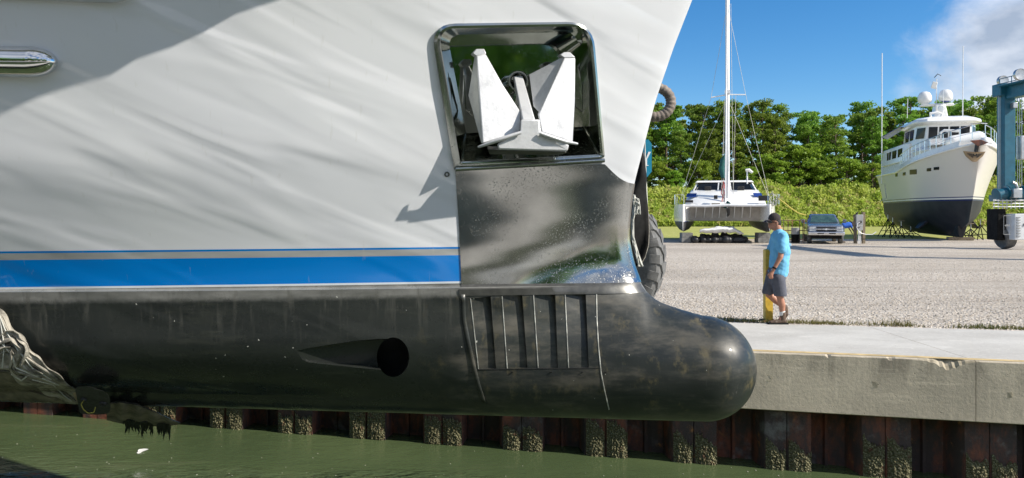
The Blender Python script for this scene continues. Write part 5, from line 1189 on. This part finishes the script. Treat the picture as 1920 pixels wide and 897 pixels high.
wh = MB().lathe([(.30,-.24),(.52,-.27),(.58,-.2),(.60,0),(.58,.2),(.52,.27),(.30,.24)], Vector((H(1884,0).x,.0,.60)), 28, Matrix.Rotation(R(78), 3, 'Y')).build('wheel', M['tyre'], th_)
for px, yy in ((1915, 0),): MB().lathe([(.30,-.24),(.52,-.27),(.58,-.2),(.60,0),(.58,.2),(.52,.27),(.30,.24)], Vector((H(1884,0).x+.6,-11,.60)), 28, Matrix.Rotation(R(78), 3, 'Y')).build('wheel', M['tyre'], th_)
box2('wheel_fork', 1870,1900,440,446,-.4,.4, M['blue_paint'], .02)
# ================================================================= WEEDY BANK, TREES
def bank(x, y):
    t = max(0, min(1, (y-99.5)/13)); return (4.3+.4*math.sin(x*.21)+.2*math.sin(x*.53+1))*t*t*(3-2*t)
mb = MB(); xs = np.linspace(-100, 200, 120); ys = list(np.linspace(99, 113, 18))+[220, 900]
mb.add([(x, y, bank(x, y)) for y in ys for x in xs], [(j*120+i, j*120+i+1, (j+1)*120+i+1, (j+1)*120+i) for j in range(len(ys)-1) for i in range(119)])
o = mb.build('earth_bank', M['soil'], smooth=60); o['kind'] = 'structure'
def leaves(centres, size, rng, up=.3):
    """numpy batch of random leaf triangles-pairs"""
    n = len(centres); c = np.array(centres); a = rng.normal(size=(n,3)); a /= np.linalg.norm(a, axis=1)[:,None]; b = rng.normal(size=(n,3)); b[:,2] += up; b -= a*(a*b).sum(1)[:,None]; b /= np.linalg.norm(b, axis=1)[:,None]
    s = (size*(.6+.8*rng.random(n)))[:,None]; v = np.stack([c-a*s*.5, c+b*s*.9, c+a*s*.5, c-b*s*.35], 1).reshape(-1,3)
    return v
def quads_obj(name, v, mat, parent=None):
    n = len(v)//4; me = bpy.data.meshes.new(name); me.vertices.add(len(v)); me.vertices.foreach_set('co', v.astype(np.float32).ravel())
    me.loops.add(4*n); me.loops.foreach_set('vertex_index', np.arange(4*n)); me.polygons.add(n); me.polygons.foreach_set('loop_start', np.arange(n)*4); me.polygons.foreach_set('loop_total', np.full(n, 4)); me.update(); me.validate()
    me.materials.append(mat); o = bpy.data.objects.new(name, me); col.objects.link(o)
    if parent: o.parent = parent
    return o
from mathutils import noise as mnoise
nr_ = np.random.default_rng(3)
cs_ = []
for i in range(140000):
    y = 100+15*nr_.random()**1.2; x = nr_.uniform(.04*y, .72*y); cl_ = max(0, .55+.9*mnoise.noise(Vector((x*.28, y*.3, 0)))+.5*mnoise.noise(Vector((x*1.1, y*1.1, 3))))
    h = nr_.random()*(.6+1.8*cl_*min(1, (y-99.5)/4)); cs_.append((x, y, bank(x, y)+h))
v = leaves(cs_, .27, nr_, 1.6); o = quads_obj('weeds', v, M['reed']); tag(o, 'tall green and brown weeds covering the earth bank behind the boats', 'weeds', kind='stuff')
def crown_points(nc, rx, z0, z1, per, rs, rng, cone=.5):
    pts = []; limbs = []
    for k in range(nc):
        t = rng.random()**.8; z = z0+(z1-z0)*t; rr = rx*(1-cone*t)*math.sqrt(rng.uniform(.15, 1)); a = rng.uniform(0, 2*math.pi); c = (rr*math.cos(a), rr*math.sin(a), z+.12*rr); s = rs*(.6+.7*rng.random()); limbs.append(c)
        q = rng.normal(size=(per, 3)); q /= np.linalg.norm(q, axis=1)[:,None]; q *= (rng.random(per)**.45)[:,None]; q *= np.array([s, s, s*.5]); pts.append(q+np.array(c))
    return np.concatenate(pts), limbs
def make_tree(kind, seed):
    rng = np.random.default_rng(seed); root = empty('pine_tree' if kind < 4 else 'broadleaf_tree')
    Ht = 12.0; pts, limbs = crown_points(*((62, 2.7, 1.2, 12.1, 110, .80) if kind < 4 else (60, 2.6, .6, 6.5, 110, .75)), rng, .55 if kind < 4 else .35)
    v = leaves(pts, .21, rng, .4)
    mb = MB(); hgt = 11.4 if kind < 4 else 5.5; bend = rng.normal(size=2)*.35; tp = [(bend[0]*math.sin(t*2), bend[1]*math.sin(t*2.4), hgt*t) for t in np.linspace(0, 1, 9)]; mb.tube(tp, [.22*(1-.85*t) for t in np.linspace(0, 1, 9)], 7)
    for c in limbs[::2]:
        z = max(.5, c[2]-.6*math.hypot(c[0], c[1])*.5-.3); z = min(z, hgt*.95); t = z/hgt; s = (bend[0]*math.sin(t*2), bend[1]*math.sin(t*2.4), z); m_ = ((s[0]+c[0])/2, (s[1]+c[1])/2, (z+c[2])/2-.1); mb.tube([s, m_, c], [.07,.045,.015], 4)
    mb.build('trunk', M['bark'], root, smooth=60); quads_obj('crown', v, M['pine'] if kind < 4 else M['shrub'], root); return root
protos = [make_tree(k, 40+k) for k in range(6)]
used = set(); rng = random.Random(21)
prof_top = [(1200,195),(1235,186),(1290,190),(1340,185),(1400,180),(1440,183),(1470,208),(1500,198),(1530,192),(1560,205),(1600,176),(1640,190),(1690,176),(1740,180),(1800,176),(1850,174),(1900,178),(1960,185)]
PT = ([a for a, b in prof_top], [b for a, b in prof_top])
spots = []
for row, (Y0, step, jit) in enumerate(((117, 60, 12), (124, 50, 14), (133, 48, 16))):
    x = 1090+row*17
    while x < 1985: spots.append((x+rng.uniform(-jit, jit), Y0+rng.uniform(-1, 1), row)); x += step
rowname = ['front row', 'middle row', 'back row']; marks = [(1120,'partly hidden by the yacht stem'),(1230,'beside the yacht stem'),(1300,'left of the catamaran mast'),(1362,'behind the catamaran mast'),(1430,'right of the catamaran mast'),(1500,'above the walking man and truck'),(1560,'above the pickup truck'),(1620,'left of the trawler aerial'),(1700,'behind the trawler domes'),(1790,'behind the trawler pilothouse'),(1850,'beside the blue hoist column'),(1920,'behind the blue hoist')]
cnt = {}
for (px, Yd, row) in spots:
    k = rng.choice([0,1,2,3]); 
    root = protos[k] if k not in used else copy_tree(protos[k]); used.add(k)
    gx = P(px, 0, Yd).x; gz = bank(gx, Yd); topz = 1.82-(np.interp(px, *PT)+rng.choice((0, 4, 10, 22, 30))+rng.uniform(0, 8)-HZ)/F*Yd
    if row == 0: topz -= rng.uniform(0, 2.6)
    s = (topz-gz)/12.3; root.location = (gx, Yd, gz-.1); root.scale = (s*rng.uniform(.95,1.2), s*rng.uniform(.95,1.2), s); root.rotation_euler = (0,0,rng.uniform(0,6.28))
    mk = min(marks, key=lambda q: abs(q[0]-px))[1]; key = (row, mk); cnt.setdefault(key, []).append(root)
for (row, mk), rs in cnt.items():
    for i, r in enumerate(rs):
        side = '' if len(rs) == 1 else [' leftmost of its few', ' next to the leftmost', ' third from the left', ' fourth from the left'][min(i,3)]
        tag(r, f'pine in the {rowname[row]} {mk}{"," if side else ""}{side}', 'tree', 'pines behind the weedy bank')
for i, (px, top, Yd, lb) in enumerate(((1232,300,113.5,'bright green leafy tree low beside the yacht stem'),(1262,318,113,'bright green bush left of the catamaran'),(1312,300,114,'bright green leafy tree between stem and catamaran mast'),(1405,312,113,'bright green bush right of the catamaran mast'),(1448,285,114,'bright leafy tree over the catamaran aft deck'),(1500,268,115,'large bright leafy tree above the walking man'),(1545,300,113.5,'bright green bush above the truck, left one'),(1590,296,114,'bright green bush above the truck, right one'),(1632,305,113.5,'bright leafy bush at the trawler stern'),(1668,330,113,'low bush behind the trawler stern rails'))):
    k = 4+i%2; root = protos[k] if k not in used else copy_tree(protos[k]); used.add(k); gx = P(px,0,Yd).x; gz = bank(gx, Yd); s = (1.82-(top-HZ)/F*Yd-gz)/6.9
    root.location = (gx, Yd, gz-.1); root.scale = (s*1.15, s*1.15, s); root.rotation_euler = (0,0,i*1.3); tag(root, lb, 'tree', 'bushy trees in front of the pines')
# woods on the near shore, seen only as reflections in the polished steel and paint
pts = []; 
for k in range(70):
    a = R(-172+164*k/69)+nr_.uniform(-.03,.03); rr = nr_.uniform(32, 38) ; c = np.array([rr*math.cos(a)*1.5, rr*math.sin(a)-2, nr_.uniform(2, 13)])
    q = nr_.normal(size=(260,3)); q /= np.linalg.norm(q, axis=1)[:,None]; q *= (nr_.random(260)**.4)[:,None]*np.array([4.6,3.6,5.0]); pts.append(q+c)
pts = np.concatenate(pts); pts = pts[(pts[:,2] > 0)]
ang = np.degrees(np.arctan2(pts[:,1]+2, pts[:,0])); pts = pts[ang < -42]
o = quads_obj('woodland', leaves(pts, .9, nr_, .3), M['pine']); tag(o, 'dense wood on the near shore behind the viewer', 'wood', kind='stuff')
for o_ in list(bpy.data.objects):
    if o_.type == 'EMPTY' and o_.name.startswith(('pine_tree','broadleaf_tree')) and not o_.get('label'):
        for ch in list(o_.children): bpy.data.objects.remove(ch)
        bpy.data.objects.remove(o_)
